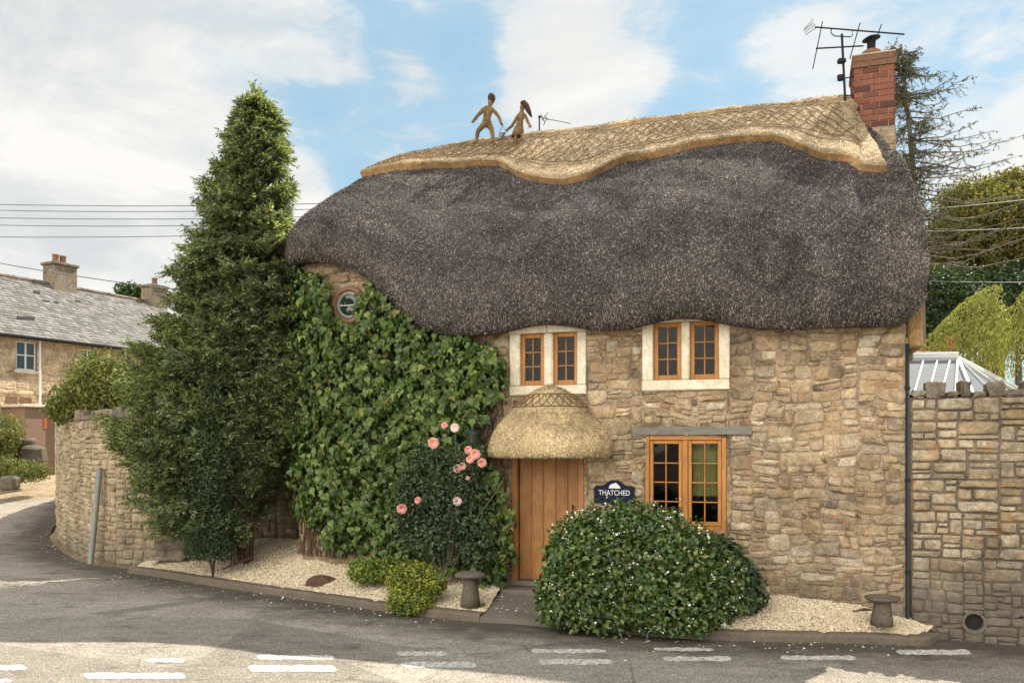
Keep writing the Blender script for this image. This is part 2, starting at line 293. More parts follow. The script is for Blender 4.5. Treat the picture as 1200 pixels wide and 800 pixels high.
# ------------------------------------------------------------------ mesh tools
def mk(name, V, Fs, mats, parent=None, midx=None, smooth=False, attr=None):
    """V (n,3); Fs list of (m,k) int arrays; midx list of material slots, one per face array"""
    V = np.asarray(V, dtype=np.float32).reshape(-1, 3)
    if not isinstance(Fs, list): Fs = [Fs]
    Fs = [np.asarray(f, dtype=np.int32) for f in Fs]
    keep = [i for i, f in enumerate(Fs) if f.size]; Fs = [Fs[i] for i in keep]
    if midx is not None: midx = [midx[i] for i in keep]
    me = bpy.data.meshes.new(name)
    me.vertices.add(len(V)); me.vertices.foreach_set('co', V.ravel())
    loops = np.concatenate([f.ravel() for f in Fs]); cnt = np.concatenate([np.full(len(f), f.shape[1], np.int32) for f in Fs])
    me.loops.add(len(loops)); me.loops.foreach_set('vertex_index', loops)
    st = np.concatenate([[0], np.cumsum(cnt)[:-1]]).astype(np.int32)
    me.polygons.add(len(cnt)); me.polygons.foreach_set('loop_start', st); me.polygons.foreach_set('loop_total', cnt)
    for m in (mats if isinstance(mats, (list, tuple)) else [mats]): me.materials.append(m)
    if midx is not None:
        me.polygons.foreach_set('material_index', np.concatenate([np.full(len(f), k, np.int32) for f, k in zip(Fs, midx)]))
    me.update(calc_edges=True)
    me.polygons.foreach_set('use_smooth', np.full(len(cnt), bool(smooth)))
    if attr:
        for an, av in attr.items():
            a = me.attributes.new(an, 'FLOAT', 'POINT'); a.data.foreach_set('value', np.asarray(av, np.float32))
    me.validate(clean_customdata=False)
    o = bpy.data.objects.new(name, me); C.objects.link(o)
    if parent: o.parent = parent
    return o
def tag(o, label=None, cat=None, group=None, kind=None):
    if label: o['label'] = label
    if cat: o['category'] = cat
    if group: o['group'] = group
    if kind: o['kind'] = kind
    return o
def empty(name, loc, label, cat, rz=0, group=None):
    o = bpy.data.objects.new(name, None); C.objects.link(o); o.location = loc; o.rotation_euler = (0, 0, rz); o.empty_display_size = .2
    return tag(o, label, cat, group)
class MB:
    """collects faces of mixed shapes, with material slots"""
    def __init__(s): s.V = []; s.F = {}; s.n = 0
    def add(s, V, F, m=0):
        V = np.asarray(V, float).reshape(-1, 3)
        for f in (F if isinstance(F, list) else [F]):
            f = np.asarray(f, int)
            if f.size: s.F.setdefault((f.shape[1], m), []).append(f + s.n)
        s.V.append(V); s.n += len(V)
    def box(s, x0, x1, y0, y1, z0, z1, m=0, jit=0, bev=0):
        if bev:
            b = min(bev, abs(x1-x0)*.4, abs(y1-y0)*.4, abs(z1-z0)*.4)
            P = []
            for (x, sx) in ((x0, 1), (x1, -1)):
                for (y, sy) in ((y0, 1), (y1, -1)):
                    for (z, sz) in ((z0, 1), (z1, -1)):
                        P += [(x, y+b*sy, z+b*sz), (x+b*sx, y, z+b*sz), (x+b*sx, y+b*sy, z)]
            P = np.array(P, float)
            I = lambda a, b_, c, k: (a*4+b_*2+c)*3+k
            q = []; t = []
            q += [[I(0,0,0,0), I(0,0,1,0), I(0,1,1,0), I(0,1,0,0)], [I(1,0,0,0), I(1,1,0,0), I(1,1,1,0), I(1,0,1,0)]]
            q += [[I(0,0,0,1), I(1,0,0,1), I(1,0,1,1), I(0,0,1,1)], [I(0,1,0,1), I(0,1,1,1), I(1,1,1,1), I(1,1,0,1)]]
            q += [[I(0,0,0,2), I(0,1,0,2), I(1,1,0,2), I(1,0,0,2)], [I(0,0,1,2), I(1,0,1,2), I(1,1,1,2), I(0,1,1,2)]]
            for a in (0, 1):
                for c in (0, 1):
                    q += [[I(a,c,0,0), I(a,c,0,1), I(a,c,1,1), I(a,c,1,0)], [I(a,0,c,0), I(a,0,c,2), I(a,1,c,2), I(a,1,c,0)], [I(0,a,c,1), I(0,a,c,2), I(1,a,c,2), I(1,a,c,1)]]
                    for d in (0, 1): t.append([I(a,c,d,0), I(a,c,d,1), I(a,c,d,2)])
            if jit: P += RG.normal(0, jit, P.shape)
            s.add(P, [np.array(q), np.array(t)], m); return
        P = np.array([(x, y, z) for x in (x0, x1) for y in (y0, y1) for z in (z0, z1)], float)
        if jit: P += RG.normal(0, jit, P.shape)
        s.add(P, [[0,1,3,2],[4,6,7,5],[0,4,5,1],[2,3,7,6],[0,2,6,4],[1,5,7,3]] and np.array([[0,1,3,2],[4,6,7,5],[0,4,5,1],[2,3,7,6],[0,2,6,4],[1,5,7,3]]), m)
    def tube(s, pts, rad, sides=6, m=0, cap=True):
        pts = np.asarray(pts, float); k = len(pts); rad = np.broadcast_to(np.asarray(rad, float), (k,))
        V = []; up = np.array((0.13, .07, 1.0))
        for i in range(k):
            d = pts[min(i+1, k-1)] - pts[max(i-1, 0)]; d = d/(np.linalg.norm(d)+1e-9)
            a = np.cross(d, up)
            if np.linalg.norm(a) < .15: a = np.cross(d, (1, 0, .1))
            a /= np.linalg.norm(a); b = np.cross(d, a)
            for j in range(sides):
                t = 2*math.pi*j/sides; V.append(pts[i] + rad[i]*(math.cos(t)*a + math.sin(t)*b))
        F4 = [[i*sides+j, i*sides+(j+1) % sides, (i+1)*sides+(j+1) % sides, (i+1)*sides+j] for i in range(k-1) for j in range(sides)]
        fs = [np.array(F4)]
        s.add(V, fs, m)
        if cap and sides > 2:
            for i0 in (0, (k-1)*sides):
                s.F.setdefault((sides, m), []).append(np.array([[s.n-len(V)+i0+j for j in range(sides)]]))
    def lathe(s, prof, c=(0, 0, 0), seg=24, m=0, sx=1, sy=1, jit=0, a0=0, a1=2*math.pi):
        prof = np.asarray(prof, float); full = abs(a1-a0-2*math.pi) < 1e-6
        na = seg if full else seg+1
        V = []
        for (r, z) in prof:
            for j in range(na):
                t = a0+(a1-a0)*j/seg
                q = 1+(jit*math.sin(3*t+z*9)+jit*.7*math.sin(7*t+2)) if jit else 1
                V.append((c[0]+r*q*math.cos(t)*sx, c[1]+r*q*math.sin(t)*sy, c[2]+z))
        Fq = []
        for i in range(len(prof)-1):
            for j in range(seg):
                j2 = (j+1) % na if full else j+1
                Fq.append([i*na+j, i*na+j2, (i+1)*na+j2, (i+1)*na+j])
        s.add(V, np.array(Fq), m)
    def grid(s, P, m=0, flip=False):
        P = np.asarray(P, float); a, b = P.shape[:2]
        i = np.arange(a-1)[:, None]*b + np.arange(b-1)[None]
        q = np.stack([i, i+1, i+b+1, i+b], -1).reshape(-1, 4)
        if flip: q = q[:, ::-1]
        s.add(P.reshape(-1, 3), q, m)
    def build(s, name, mats, parent=None, smooth=False, attr=None):
        Fs = []; mi = []
        for (k, m), l in s.F.items(): Fs.append(np.concatenate(l)); mi.append(m)
        return mk(name, np.concatenate(s.V), Fs, mats, parent, mi, smooth, attr)
def scatter(mb, tv, tf, P, X, Y, Z, S, m=0):
    """place template (tv verts, tf list of face arrays) at every P with axes X,Y,Z and scale S (n,) or (n,3)"""
    tv = np.asarray(tv, float); P = np.asarray(P, float); n = len(P)
    if n == 0: return
    S = np.asarray(S, float)
    if S.ndim == 1: S = np.repeat(S[:, None], 3, 1)
    V = P[:, None, :] + (tv[None, :, 0:1]*S[:, None, 0:1])*X[:, None, :] + (tv[None, :, 1:2]*S[:, None, 1:2])*Y[:, None, :] + (tv[None, :, 2:3]*S[:, None, 2:3])*Z[:, None, :]
    k = len(tv); off = (np.arange(n)*k)[:, None, None]
    mb.add(V.reshape(-1, 3), [(np.asarray(f)[None] + off).reshape(-1, np.asarray(f).shape[1]) for f in tf], m)
def nz(a): a = np.asarray(a, float); return a/(np.linalg.norm(a, axis=-1, keepdims=True)+1e-9)
def frame(tip, nor):
    """Y along tip, Z near nor"""
    Y = nz(tip); X = nz(np.cross(Y, nor)); Z = np.cross(X, Y); return X, Y, Z
# leaf templates: root at origin, tip along +Y, width X, curl Z
T_LEAF = ([(0,0,0),(-.30,.35,.05),(-.2,.75,.04),(0,1,-.08),(.2,.75,.04),(.30,.35,.05),(0,.5,-.05)], [np.array([(0,6,1),(1,6,2),(2,6,3),(3,6,4),(4,6,5),(5,6,0)])])
T_IVY = ([(0,0,0),(-.42,.02,.02),(-.50,.38,.05),(-.24,.52,.03),(0,1,-.14),(.24,.52,.03),(.50,.38,.05),(.42,.02,.02),(0,.42,-.06)], [np.array([(0,8,1),(1,8,2),(2,8,3),(3,8,4),(4,8,5),(5,8,6),(6,8,7),(7,8,0)])])
T_DIA = ([(0,0,0),(-.5,.5,.06),(0,1,0),(.5,.5,.06)], [np.array([(0,3,2,1)])])
T_SLV = ([(-.5,0,0),(.5,0,0),(.25,1,0)], [np.array([(0,1,2)])])
T_PEB = ([(-1,-1,-.5),(1,-1,-.5),(1,1,-.5),(-1,1,-.5),(-.6,-.5,.5),(.6,-.6,.45),(.55,.6,.5),(-.6,.5,.4)], [np.array([(0,1,5,4),(1,2,6,5),(2,3,7,6),(3,0,4,7),(4,5,6,7)])])
def rdir(n): return nz(RG.normal(size=(n, 3)))

# cottage frame: s along the facade (to the right), n into the house, z up
CX, CY, TH = .468, 11.7, math.radians(-18.73)
cu, su = math.cos(TH), math.sin(TH)
def l2w(s, n, z=0): return np.array((CX+cu*s-su*n, CY+su*s+cu*n, z))
def l2wa(P): P = np.asarray(P, float); return np.stack([CX+cu*P[..., 0]-su*P[..., 1], CY+su*P[..., 0]+cu*P[..., 1], P[..., 2]], -1)
def dirw(D): D = np.asarray(D, float); return np.stack([cu*D[..., 0]-su*D[..., 1], su*D[..., 0]+cu*D[..., 1], D[..., 2]], -1)
def loc(px, py, n):
    """point of the vertical plane n metres behind the facade seen at a picture point"""
    t = (px-600)/F; s = (t*(CY+cu*n)-CX+su*n)/(cu-su*t)
    Y = CY+su*s+cu*n; return s, EYE+(HOR-py)/F*Y
def at(px, py, Y): return np.array(((px-600)/F*Y, Y, EYE+(HOR-py)/F*Y))
def gz(x, y):
    x = np.asarray(x, float); y = np.asarray(y, float)
    return -.03*np.clip(x, 0, 9) + .09*np.clip(np.where(x < -5, y-20, 0), 0, 26)
def on_ground(px, py, dz=0.0):
    Y = (EYE-dz)*F/(py-HOR)
    for _ in range(6):
        X = (px-600)/F*Y; Y = (EYE-dz-float(gz(X, min(Y, 40))))*F/(py-HOR)
    return np.array(((px-600)/F*Y, Y, float(gz((px-600)/F*Y, Y))+dz))
def resample(P, step):
    P = np.asarray(P, float); d = np.concatenate([[0], np.cumsum(np.linalg.norm(np.diff(P[:, :2], axis=0), axis=1))])
    k = max(2, int(d[-1]/step)+1); t = np.linspace(0, d[-1], k)
    return np.stack([np.interp(t, d, P[:, i]) for i in range(P.shape[1])], 1), t
def smooth_line(P, it=2):
    P = np.asarray(P, float)
    for _ in range(it):
        Q = [P[0]]
        for a, b in zip(P[:-1], P[1:]): Q += [a*.75+b*.25, a*.25+b*.75]
        Q.append(P[-1]); P = np.array(Q)
    return P
def sn(x, y, k=1.0, ph=0.0):
    """cheap smooth noise in -1..1"""
    return (np.sin(x*1.7*k+ph)*np.cos(y*2.3*k+ph*1.3)+np.sin(x*3.9*k-y*1.1*k+ph*2.1)*.6+np.cos(y*5.3*k+x*2.7*k+ph*.7)*.4)/2.0

# ------------------------------------------------------------------ rubble stonework
def bsp(u0, u1, v0, v1, holes, out, wr=(.14, .42), hr=(.075, .18)):
    for (a, b, c, d) in holes:
        if u0 < b-1e-4 and u1 > a+1e-4 and v0 < d-1e-4 and v1 > c+1e-4:
            for e in (a, b):
                if u0+1e-3 < e < u1-1e-3: bsp(u0, e, v0, v1, holes, out, wr, hr); bsp(e, u1, v0, v1, holes, out, wr, hr); return
            for e in (c, d):
                if v0+1e-3 < e < v1-1e-3: bsp(u0, u1, v0, e, holes, out, wr, hr); bsp(u0, u1, e, v1, holes, out, wr, hr); return
            return
    W, H = u1-u0, v1-v0
    tw, th = random.uniform(*wr), random.uniform(*hr)
    if W > 1.6 or (W > tw*1.35 and W/H > 1.9 and W > wr[0]*1.5):
        e = u0+W*random.uniform(.28, .72); bsp(u0, e, v0, v1, holes, out, wr, hr); bsp(e, u1, v0, v1, holes, out, wr, hr)
    elif H > th*1.35 and H > hr[0]*1.5:
        e = v0+H*random.uniform(.28, .72); bsp(u0, u1, v0, e, holes, out, wr, hr); bsp(u0, u1, e, v1, holes, out, wr, hr)
    elif W > tw*1.35 and W > wr[0]*1.5:
        e = u0+W*random.uniform(.28, .72); bsp(u0, e, v0, v1, holes, out, wr, hr); bsp(e, u1, v0, v1, holes, out, wr, hr)
    else: out.append((u0, u1, v0, v1))
def rubble(mb, rects, mapf, relief=(.008, .03), gap=.008, warp=.025, rnd=.5, keep=None, m=0):
    """each rect becomes a rounded irregular stone; mapf(u, v) -> positions and outward normals"""
    K = 12; ang = np.linspace(0, 2*math.pi, K, endpoint=False)+.13
    for (a, b, c, d) in rects:
        uc, vc = (a+b)/2, (c+d)/2
        if keep is not None and not keep(uc, vc): continue
        g = gap*random.uniform(.5, 1.6)
        hw, hh = max((b-a)/2-g, .01), max((d-c)/2-g, .01)
        e = random.uniform(.22, .22+.4*rnd)
        cs, sn_ = np.cos(ang), np.sin(ang)
        ux = np.sign(cs)*np.abs(cs)**e*hw*(1+RG.normal(0, .05, K)); vy = np.sign(sn_)*np.abs(sn_)**e*hh*(1+RG.normal(0, .07, K))
        h = random.uniform(*relief); tl = RG.normal(0, .25, 2); ra = random.gauss(0, .05)*rnd*2
        ux, vy = ux*(1+.10*rnd*np.sin(2*ang+random.uniform(0, 6)))-vy*ra, vy*(1+.12*rnd*np.sin(3*ang+random.uniform(0, 6)))+ux*ra
        us, vs, hs = [], [], []
        for sc_, hk in ((1.0, -.015), (.98, h*.45), (.86, h*.95), (.5, h*1.1)):
            us.append(uc+ux*sc_); vs.append(vc+vy*sc_)
            hs.append(np.full(K, hk) if hk < 0 else hk*(1+tl[0]*ux/hw+tl[1]*vy/hh)+RG.normal(0, h*.1, K))
        us.append([uc]); vs.append([vc]); hs.append([h*1.1])
        U, Vv, Hh = np.concatenate(us), np.concatenate(vs), np.concatenate(hs)
        if warp:
            du = warp*sn(U, Vv, 1.6, 1.0); dv = warp*sn(U, Vv, 1.3, 4.0); U = U+du; Vv = Vv+dv
        P, Nn = mapf(U, Vv)
        F4 = [[r*K+j, r*K+(j+1) % K, (r+1)*K+(j+1) % K, (r+1)*K+j] for r in range(3) for j in range(K)]
        F3 = [[3*K+j, 3*K+(j+1) % K, 4*K] for j in range(K)]
        mb.add(P+Nn*Hh[:, None], [np.array(F4), np.array(F3)], m)
def line_map(P, z0=0.0, gzf=None):
    """u along polyline P (world or local xy), v height; outward = right-hand side when walking along P"""
    P = np.asarray(P, float); d = np.concatenate([[0], np.cumsum(np.linalg.norm(np.diff(P[:, :2], axis=0), axis=1))])
    T = np.gradient(P[:, :2], axis=0); T = T/np.linalg.norm(T, axis=1, keepdims=True)
    def f(u, v):
        u = np.asarray(u, float); v = np.asarray(v, float)
        x = np.interp(u, d, P[:, 0]); y = np.interp(u, d, P[:, 1]); tx = np.interp(u, d, T[:, 0]); ty = np.interp(u, d, T[:, 1])
        l = np.hypot(tx, ty); nx, ny = ty/l, -tx/l
        return np.stack([x, y, v+z0], -1), np.stack([nx, ny, np.zeros_like(nx)], -1)
    return f, d[-1]

# ------------------------------------------------------------------ ground, road, kerbs
KL = [on_ground(px, py, .10) for px, py in [(150, 664), (190, 669), (230, 675.5), (300, 686), (380, 697), (450, 707), (510, 714), (562, 719)]]
KR = [on_ground(px, py, .10) for px, py in [(690, 728), (800, 738), (900, 741), (1000, 743), (1056, 745)]] 
KRend = [on_ground(1086, 747, .10), on_ground(1097, 742, .09)]
LW = [(-2.6, 15.9), (-3.6, 15.7), (-4.55, 15.4), (-5.3, 15.25), (-6.0, 14.95), (-6.5, 14.95), (-7.3, 15.4), (-8.1, 16.2), (-9.4, 17.9), (-10.7, 20.0), (-11.6, 22.0), (-12.2, 24.5), (-12.5, 28), (-12.4, 33)]
edge_line = np.array([(-60, 60), (-13.6, 34), (-12.9, 28), (-12.5, 24.2), (-11.75, 22), (-10.8, 19.8), (-9.5, 17.7), (-8.2, 15.9), (-7.4, 15.1), (-6.5, 14.6)] + [tuple(p[:2]) for p in KL[1:]] + [tuple(p[:2]) for p in KR] + [(4.95, 10.0), (7, 9.6), (9, 9.1), (40, -1)], float)

gx = np.concatenate([[-900, -400, -150, -80], np.linspace(-50, 45, 40), [80, 150, 400, 900]]); gy = np.concatenate([[-900, -300, -100, -50], np.linspace(-30, 60, 40), [90, 150, 300, 600, 1500]])
GX, GY = np.meshgrid(gx, gy, indexing='ij')
mb = MB(); mb.grid(np.stack([GX, GY, gz(GX, GY)-.06], -1), flip=True); tag(mb.build('ground', M_SOIL, smooth=True), kind='structure')

def dist_line(x, y, L):
    best = np.full(x.shape, 1e9)
    for a, b in zip(L[:-1], L[1:]):
        ab = b-a; t = np.clip(((x-a[0])*ab[0]+(y-a[1])*ab[1])/(ab@ab), 0, 1)
        best = np.minimum(best, np.hypot(x-a[0]-t*ab[0], y-a[1]-t*ab[1]))
    return best
# road sheet: columns in x, from behind the viewer up to just under the kerb or wall
es = edge_line[np.argsort(edge_line[:, 0])]
xs = np.concatenate([np.linspace(-45, -12.95, 24), np.linspace(-12.9, 7, 200), np.linspace(7.3, 40, 24)])
tt = np.concatenate([np.linspace(0, .6, 18), np.linspace(.62, 1, 70)])
yend = np.where(xs < -12.6, 26.0, np.interp(xs, es[:, 0], es[:, 1])+.06)
yend = np.minimum(yend, 26.0)
XX = np.repeat(xs[:, None], len(tt), 1); YY = -14+(yend[:, None]+14)*tt[None]
gut = np.clip(1-dist_line(XX, YY, edge_line)/1.9, 0, 1)
mb = MB(); mb.grid(np.stack([XX, YY, gz(XX, YY)], -1), flip=True)
tag(mb.build('road', M_ROAD, smooth=True, attr={'gutter': gut.ravel()}), kind='structure')
# dusty verge beyond the side street
vx = np.linspace(-45, -12.2, 50); vy = np.linspace(25.4, 36, 24); VX, VY = np.meshgrid(vx, vy, indexing='ij')
VZ = gz(VX, VY)+.02+.10*np.clip((VY-26.2)/1.2, 0, 1)+.03*sn(VX, VY, 1.3); VZ[:, 0] = gz(VX, VY)[:, 0]-.02
mb = MB(); mb.grid(np.stack([VX, VY, VZ], -1), flip=True); tag(mb.build('verge_ground', M_VERGE, smooth=True), kind='structure')

def kerb(pts, name='kerb', wdt=.16, h=.10):
    P, t = resample(smooth_line(pts), .06)
    T = np.gradient(P[:, :2], axis=0); T /= np.linalg.norm(T, axis=1, keepdims=True); nb = np.stack([-T[:, 1], T[:, 0]], 1)
    mb = MB(); G = []
    for off, dz in ((-.012, -h-.02), (-.008, -.03), (.004, -.010), (.025, 0), (wdt-.02, .004), (wdt, -.01), (wdt, -.2)):
        q = P.copy(); q[:, :2] += nb*off; q[:, 2] = P[:, 2]+dz+.006*sn(P[:, 0]*3, P[:, 1]*3, 2, off*9); G.append(q)
    # joints between kerb stones
    G = np.stack(G, 1); jn = (np.abs((t % .91)-.02) < .03); G[jn, 1:6, 2] -= .018; G[jn, :3, :2] += nb[jn][:, None]*.014
    mb.grid(G); o = mb.build(name, M_KERB, smooth=False); return tag(o, kind='structure')
kerb(KL); kerb(KR+KRend)

def bed(name, K, B, zB, seed):
    k, _ = resample(smooth_line(K), .05); n = len(k)
    b, _ = resample(smooth_line(B, 1), .01); bi = np.linspace(0, len(b)-1, n).astype(int); b = b[bi]
    m = 36; a = np.linspace(0, 1, m)
    T = np.gradient(k[:, :2], axis=0); T /= np.linalg.norm(T, axis=1, keepdims=True)
    k = k.copy(); k[:, :2] += np.stack([-T[:, 1], T[:, 0]], 1)*.13
    P = k[:, None, :2]*(1-a[None, :, None])+b[:, None, :2]*a[None, :, None]
    zb = np.interp(np.linspace(0, 1, n), np.linspace(0, 1, len(zB)), zB)
    z = (k[:, 2]-.025)[:, None]*(1-a[None]**.8)+zb[:, None]*a[None]**.8+.018*sn(P[..., 0], P[..., 1], 3.0, seed)+.010*sn(P[..., 0], P[..., 1], 8.0, seed)
    G = np.concatenate([P, z[..., None]], -1)
    mb = MB(); mb.grid(G, flip=False); tag(mb.build(name, M_GRVB, smooth=True), kind='structure')
    return G
BL = [(-6.35, 14.85), (-5.9, 14.9), (-5.3, 15.15), (-4.6, 15.2), tuple(l2w(-4.5, 1.6)[:2]), tuple(l2w(-4.35, .9)[:2]), tuple(l2w(-3.7, .25)[:2]), tuple(l2w(-2, .05)[:2]), tuple(l2w(-1.0, .05)[:2]), tuple(l2w(-.62, .05)[:2])]
GL = bed('gravel_bed', KL, BL, [.12, .30, .48, .50, .48, .42, .34, .27, .22], 1)
BR = [tuple(l2w(.56, .05)[:2]), tuple(l2w(2, .05)[:2]), tuple(l2w(3.4, .05)[:2]), tuple(l2w(4.3, .05)[:2]), tuple(l2w(4.62, .02)[:2]), tuple(l2w(4.80, -.02)[:2])]
GR = bed('gravel_bed', KR+KRend, BR, [.20, .22, .25, .26, .20, .0], 2)
# loose pebbles on the beds
mb = MB()
for G, cnt in ((GL, 30000), (GR, 15000)):
    i = RG.uniform(0, G.shape[0]-1.01, cnt); j = RG.uniform(0, G.shape[1]-1.01, cnt); i0, j0 = i.astype(int), j.astype(int); fi, fj = (i-i0)[:, None], (j-j0)[:, None]
    P = G[i0, j0]*(1-fi)*(1-fj)+G[i0+1, j0]*fi*(1-fj)+G[i0, j0+1]*(1-fi)*fj+G[i0+1, j0+1]*fi*fj
    X, Y, Z = frame(rdir(cnt)*np.array([1, 1, .25]), nz(rdir(cnt)*.6+np.array([0, 0, 1])))
    S = RG.uniform(.005, .0125, (cnt, 1))*RG.uniform(.7, 1.4, (cnt, 3)); P[:, 2] += .003
    scatter(mb, T_PEB[0], T_PEB[1], P, X, Y, Z, S)
tag(mb.build('gravel', M_GRV), kind='stuff', label='loose pale gravel in the kerbed beds')

# doorway apron and step
mb = MB()
a0, a1 = KL[-1], KR[0]; b0, b1 = l2w(-.62, -.02), l2w(.56, -.02)
kk = 14; G = []
for i in range(kk+1):
    t = i/kk; p = a0*(1-t)+a1*t; q = b0*(1-t)+b1*t; row = []
    for j, zz in enumerate((None, 0, 1, 2)):
        pass
    for f, z in ((-.0, p[2]-.14), (0, p[2]-.035), (.05, p[2]-.022), (.35, .105), (.7, .125), (1, .14)):
        row.append((p[0]*(1-f)+q[0]*f, p[1]*(1-f)+q[1]*f, z+.004*math.sin(i*2.1+f*9)))
    G.append(row)
mb.grid(np.array(G)); tag(mb.build('doorway_path', M_PAVE), kind='structure')

# painted give-way dashes, ragged edges, 4 mm above the road
def dash(px0, px1, py, thick):
    pts_t = []; pts_b = []; k = max(8, int((px1-px0)/4))
    for i in range(k+1):
        t = i/k; x = px0+(px1-px0)*t; e = 1 - (0.55 if i in (0, k) else 0)
        jt, jb = random.uniform(-.9, .5), random.uniform(-.5, .9)
        pts_t.append(on_ground(x, py-thick/2*e-jt, .004)); pts_b.append(on_ground(x+2, py+thick/2*e+jb, .004))
    mb = MB(); mb.grid(np.array([pts_t, pts_b])); return tag(mb.build('road_marking', M_PAINT), kind='structure')
for a in [(-20, 30, 781.5, 6), (170, 215, 773, 5), (97, 216, 791, 7), (300, 391, 769.5, 5.5), (290, 393, 782.5, 7.5), (464, 523, 765, 5), (469, 556, 778, 7), (622, 709, 762, 4.5), (631, 717, 774.5, 6.5),
          (765, 836, 760, 4), (776, 856, 771, 5.5), (914, 1002, 770, 5), (1050, 1136, 763.5, 6), (-20, 12, 797, 4)]: dash(*a)
# fallen petals along the gutter
mb = MB(); P = []
kp = np.concatenate([resample(KL, .02)[0], resample(KR, .02)[0]])
for _ in range(330):
    q = kp[random.randrange(len(kp))]; d = abs(random.gauss(.03, .35)); x, y = q[0]+random.gauss(0, .1)-d*.3, q[1]-.03-d*.9; P.append((x, y, float(gz(x, y))+.006))
for _ in range(120):
    t = random.random(); x = -11.2+t*5; y = 20.6-t*6.1-abs(random.gauss(0, .35))+(-.6*math.sin(t*math.pi)); P.append((x, y, float(gz(x, y))+.006))
for _ in range(110):
    t = random.random(); a = a0*(1-t)+a1*t; b = b0*(1-t)+b1*t; f = random.random()**1.3; P.append((a[0]*(1-f)+b[0]*f, a[1]*(1-f)+b[1]*f, .135))
P = np.array(P); n = len(P); X, Y, Z = frame(rdir(n)*np.array([1, 1, .1]), nz(rdir(n)*.35+np.array([0, 0, 1])))
scatter(mb, T_DIA[0], T_DIA[1], P, X, Y, Z, RG.uniform(.012, .034, (n, 1))*np.array([1, 1, 1]))
tag(mb.build('fallen_petals', M_PETAL), kind='stuff', label='white petals fallen along the gutter')

# ------------------------------------------------------------------ cottage
cot = empty('thatched_cottage', (CX, CY, 0), 'stone cottage with dark rounded thatch and pale scalloped ridge at the road corner', 'cottage', TH)
pchip = lambda x, X, Y: np.interp(x, X, Y)
def smin(x, X, Y, w=.18):
    """interpolation with rounded corners"""
    return sum(np.interp(x+d*w, X, Y)*k for d, k in ((-1, .15), (-.5, .22), (0, .26), (.5, .22), (1, .15)))
def ze(s):
    s = np.asarray(s, float)
    b = smin(s, [-6, -3.6, -2.95, -2.5, -1.75, -1.3, 0, 2, 5], [5.0, 4.86, 4.72, 4.42, 3.72, 3.61, 3.60, 3.55, 3.50], .25)
    return b+.13*np.exp(-((s-.05)/.6)**2)+.17*np.exp(-((s-1.88)/.62)**2)+.36*np.clip((s-4.28)/.44, 0, 1)**2.4
def Wd(s):
    s = np.asarray(s, float); u = np.clip((-3.0-s)/1.97, 0, 1)
    r = 2.95*np.sqrt(np.clip(1-u**2.3, 0, 1)); v = np.clip((s-4.30)/.42, 0, 1)
    return r-.13*v**2.2
def zr(s):
    s = np.asarray(s, float); u = np.clip((-2.3-s)/2.67, 0, 1)
    r = 7.24-1.95*u**4.2-.12*np.clip((-s-1)/3, 0, 1)
    return r-smin(s, [3.9, 4.0, 4.2, 4.4, 4.56, 4.66, 4.72], [0, .12, .55, .98, 1.35, 1.85, 2.6], .03)
PW = np.array([.83, .92, .975, 1.0, .985, .93, .82, .6, .3, .1, 0]); PG = np.array([.02, 0, .02, .10, .21, .32, .44, .62, .825, .955, 1.0])
_d = np.concatenate([[0], np.cumsum(np.hypot(np.diff(PW)*2.95, np.diff(PG)*3.7))]); _d /= _d[-1]
TSH = np.linspace(0, 1, 61)
PWd = np.interp(TSH, _d, PW); PGd = np.interp(TSH, _d, PG)
for _ in range(3):
    PWd[1:-1] = (PWd[:-2]+2*PWd[1:-1]+PWd[2:])/4; PGd[1:-1] = (PGd[:-2]+2*PGd[1:-1]+PGd[2:])/4
def roof(s, t, off=0.0, back=False):
    """thatch surface: s along, t 0 (eave soffit) .. 1 (ridge)"""
    s, t = np.broadcast_arrays(np.asarray(s, float), np.asarray(t, float))
    wv, g = np.interp(t, TSH, PWd), np.interp(t, TSH, PGd)
    w_, r, e = Wd(s), zr(s), ze(s)
    full = 7.1-e; capped = e+(full)*g
    hz = np.where(s > 4.0, np.minimum(capped, r-.35*wv**2*np.clip((s-4.0)/.85, 0, 1)), e+(r-e)*g)   # half-hip at the chimney end
    n = 2.5-w_*wv
    bump = (.028*sn(s, t*5, 1.1, 2)+.018*sn(s, t*7, 2.7, 5))*np.clip(t*4, 0, 1)
    P = np.stack([s, n-bump*.7, hz+bump*.7], -1)
    if back: P[..., 1] = 5-P[..., 1]
    return P
def roof_n(s, t):
    e = .01; a = roof(s+e, t)-roof(s-e, t); b = roof(s, np.clip(t+e, 0, 1))-roof(s, np.clip(t-e, 0, 1))
    return nz(np.cross(b, a))*-1, nz(b)
S0, S1 = -4.965, 4.72
sg = np.concatenate([S0+(1-np.cos(np.linspace(0, math.pi/2, 26)))*1.6, np.linspace(S0+1.65, 4.3, 110), np.linspace(4.33, S1, 30)])
tg = np.linspace(0, 1, 56)
A = roof(sg[:, None], tg[None]); Bk = roof(sg[:, None], tg[None], back=True)[:, ::-1]
full = np.concatenate([A, Bk[:, 1:]], 1)
mb = MB(); mb.grid(full, flip=False)
under = np.stack([full[:, 0], full[:, -1]], 1); mb.grid(under, flip=True)
# closed verge at the chimney end
ce = full[-1]; mid = np.column_stack([ce[:, 0], ce[:, 1], np.full(len(ce), ce[0, 2])])
mb.grid(np.stack([ce, mid], 0), flip=True)
roof_o = mb.build('thatch_roof', M_THB, cot, smooth=True)
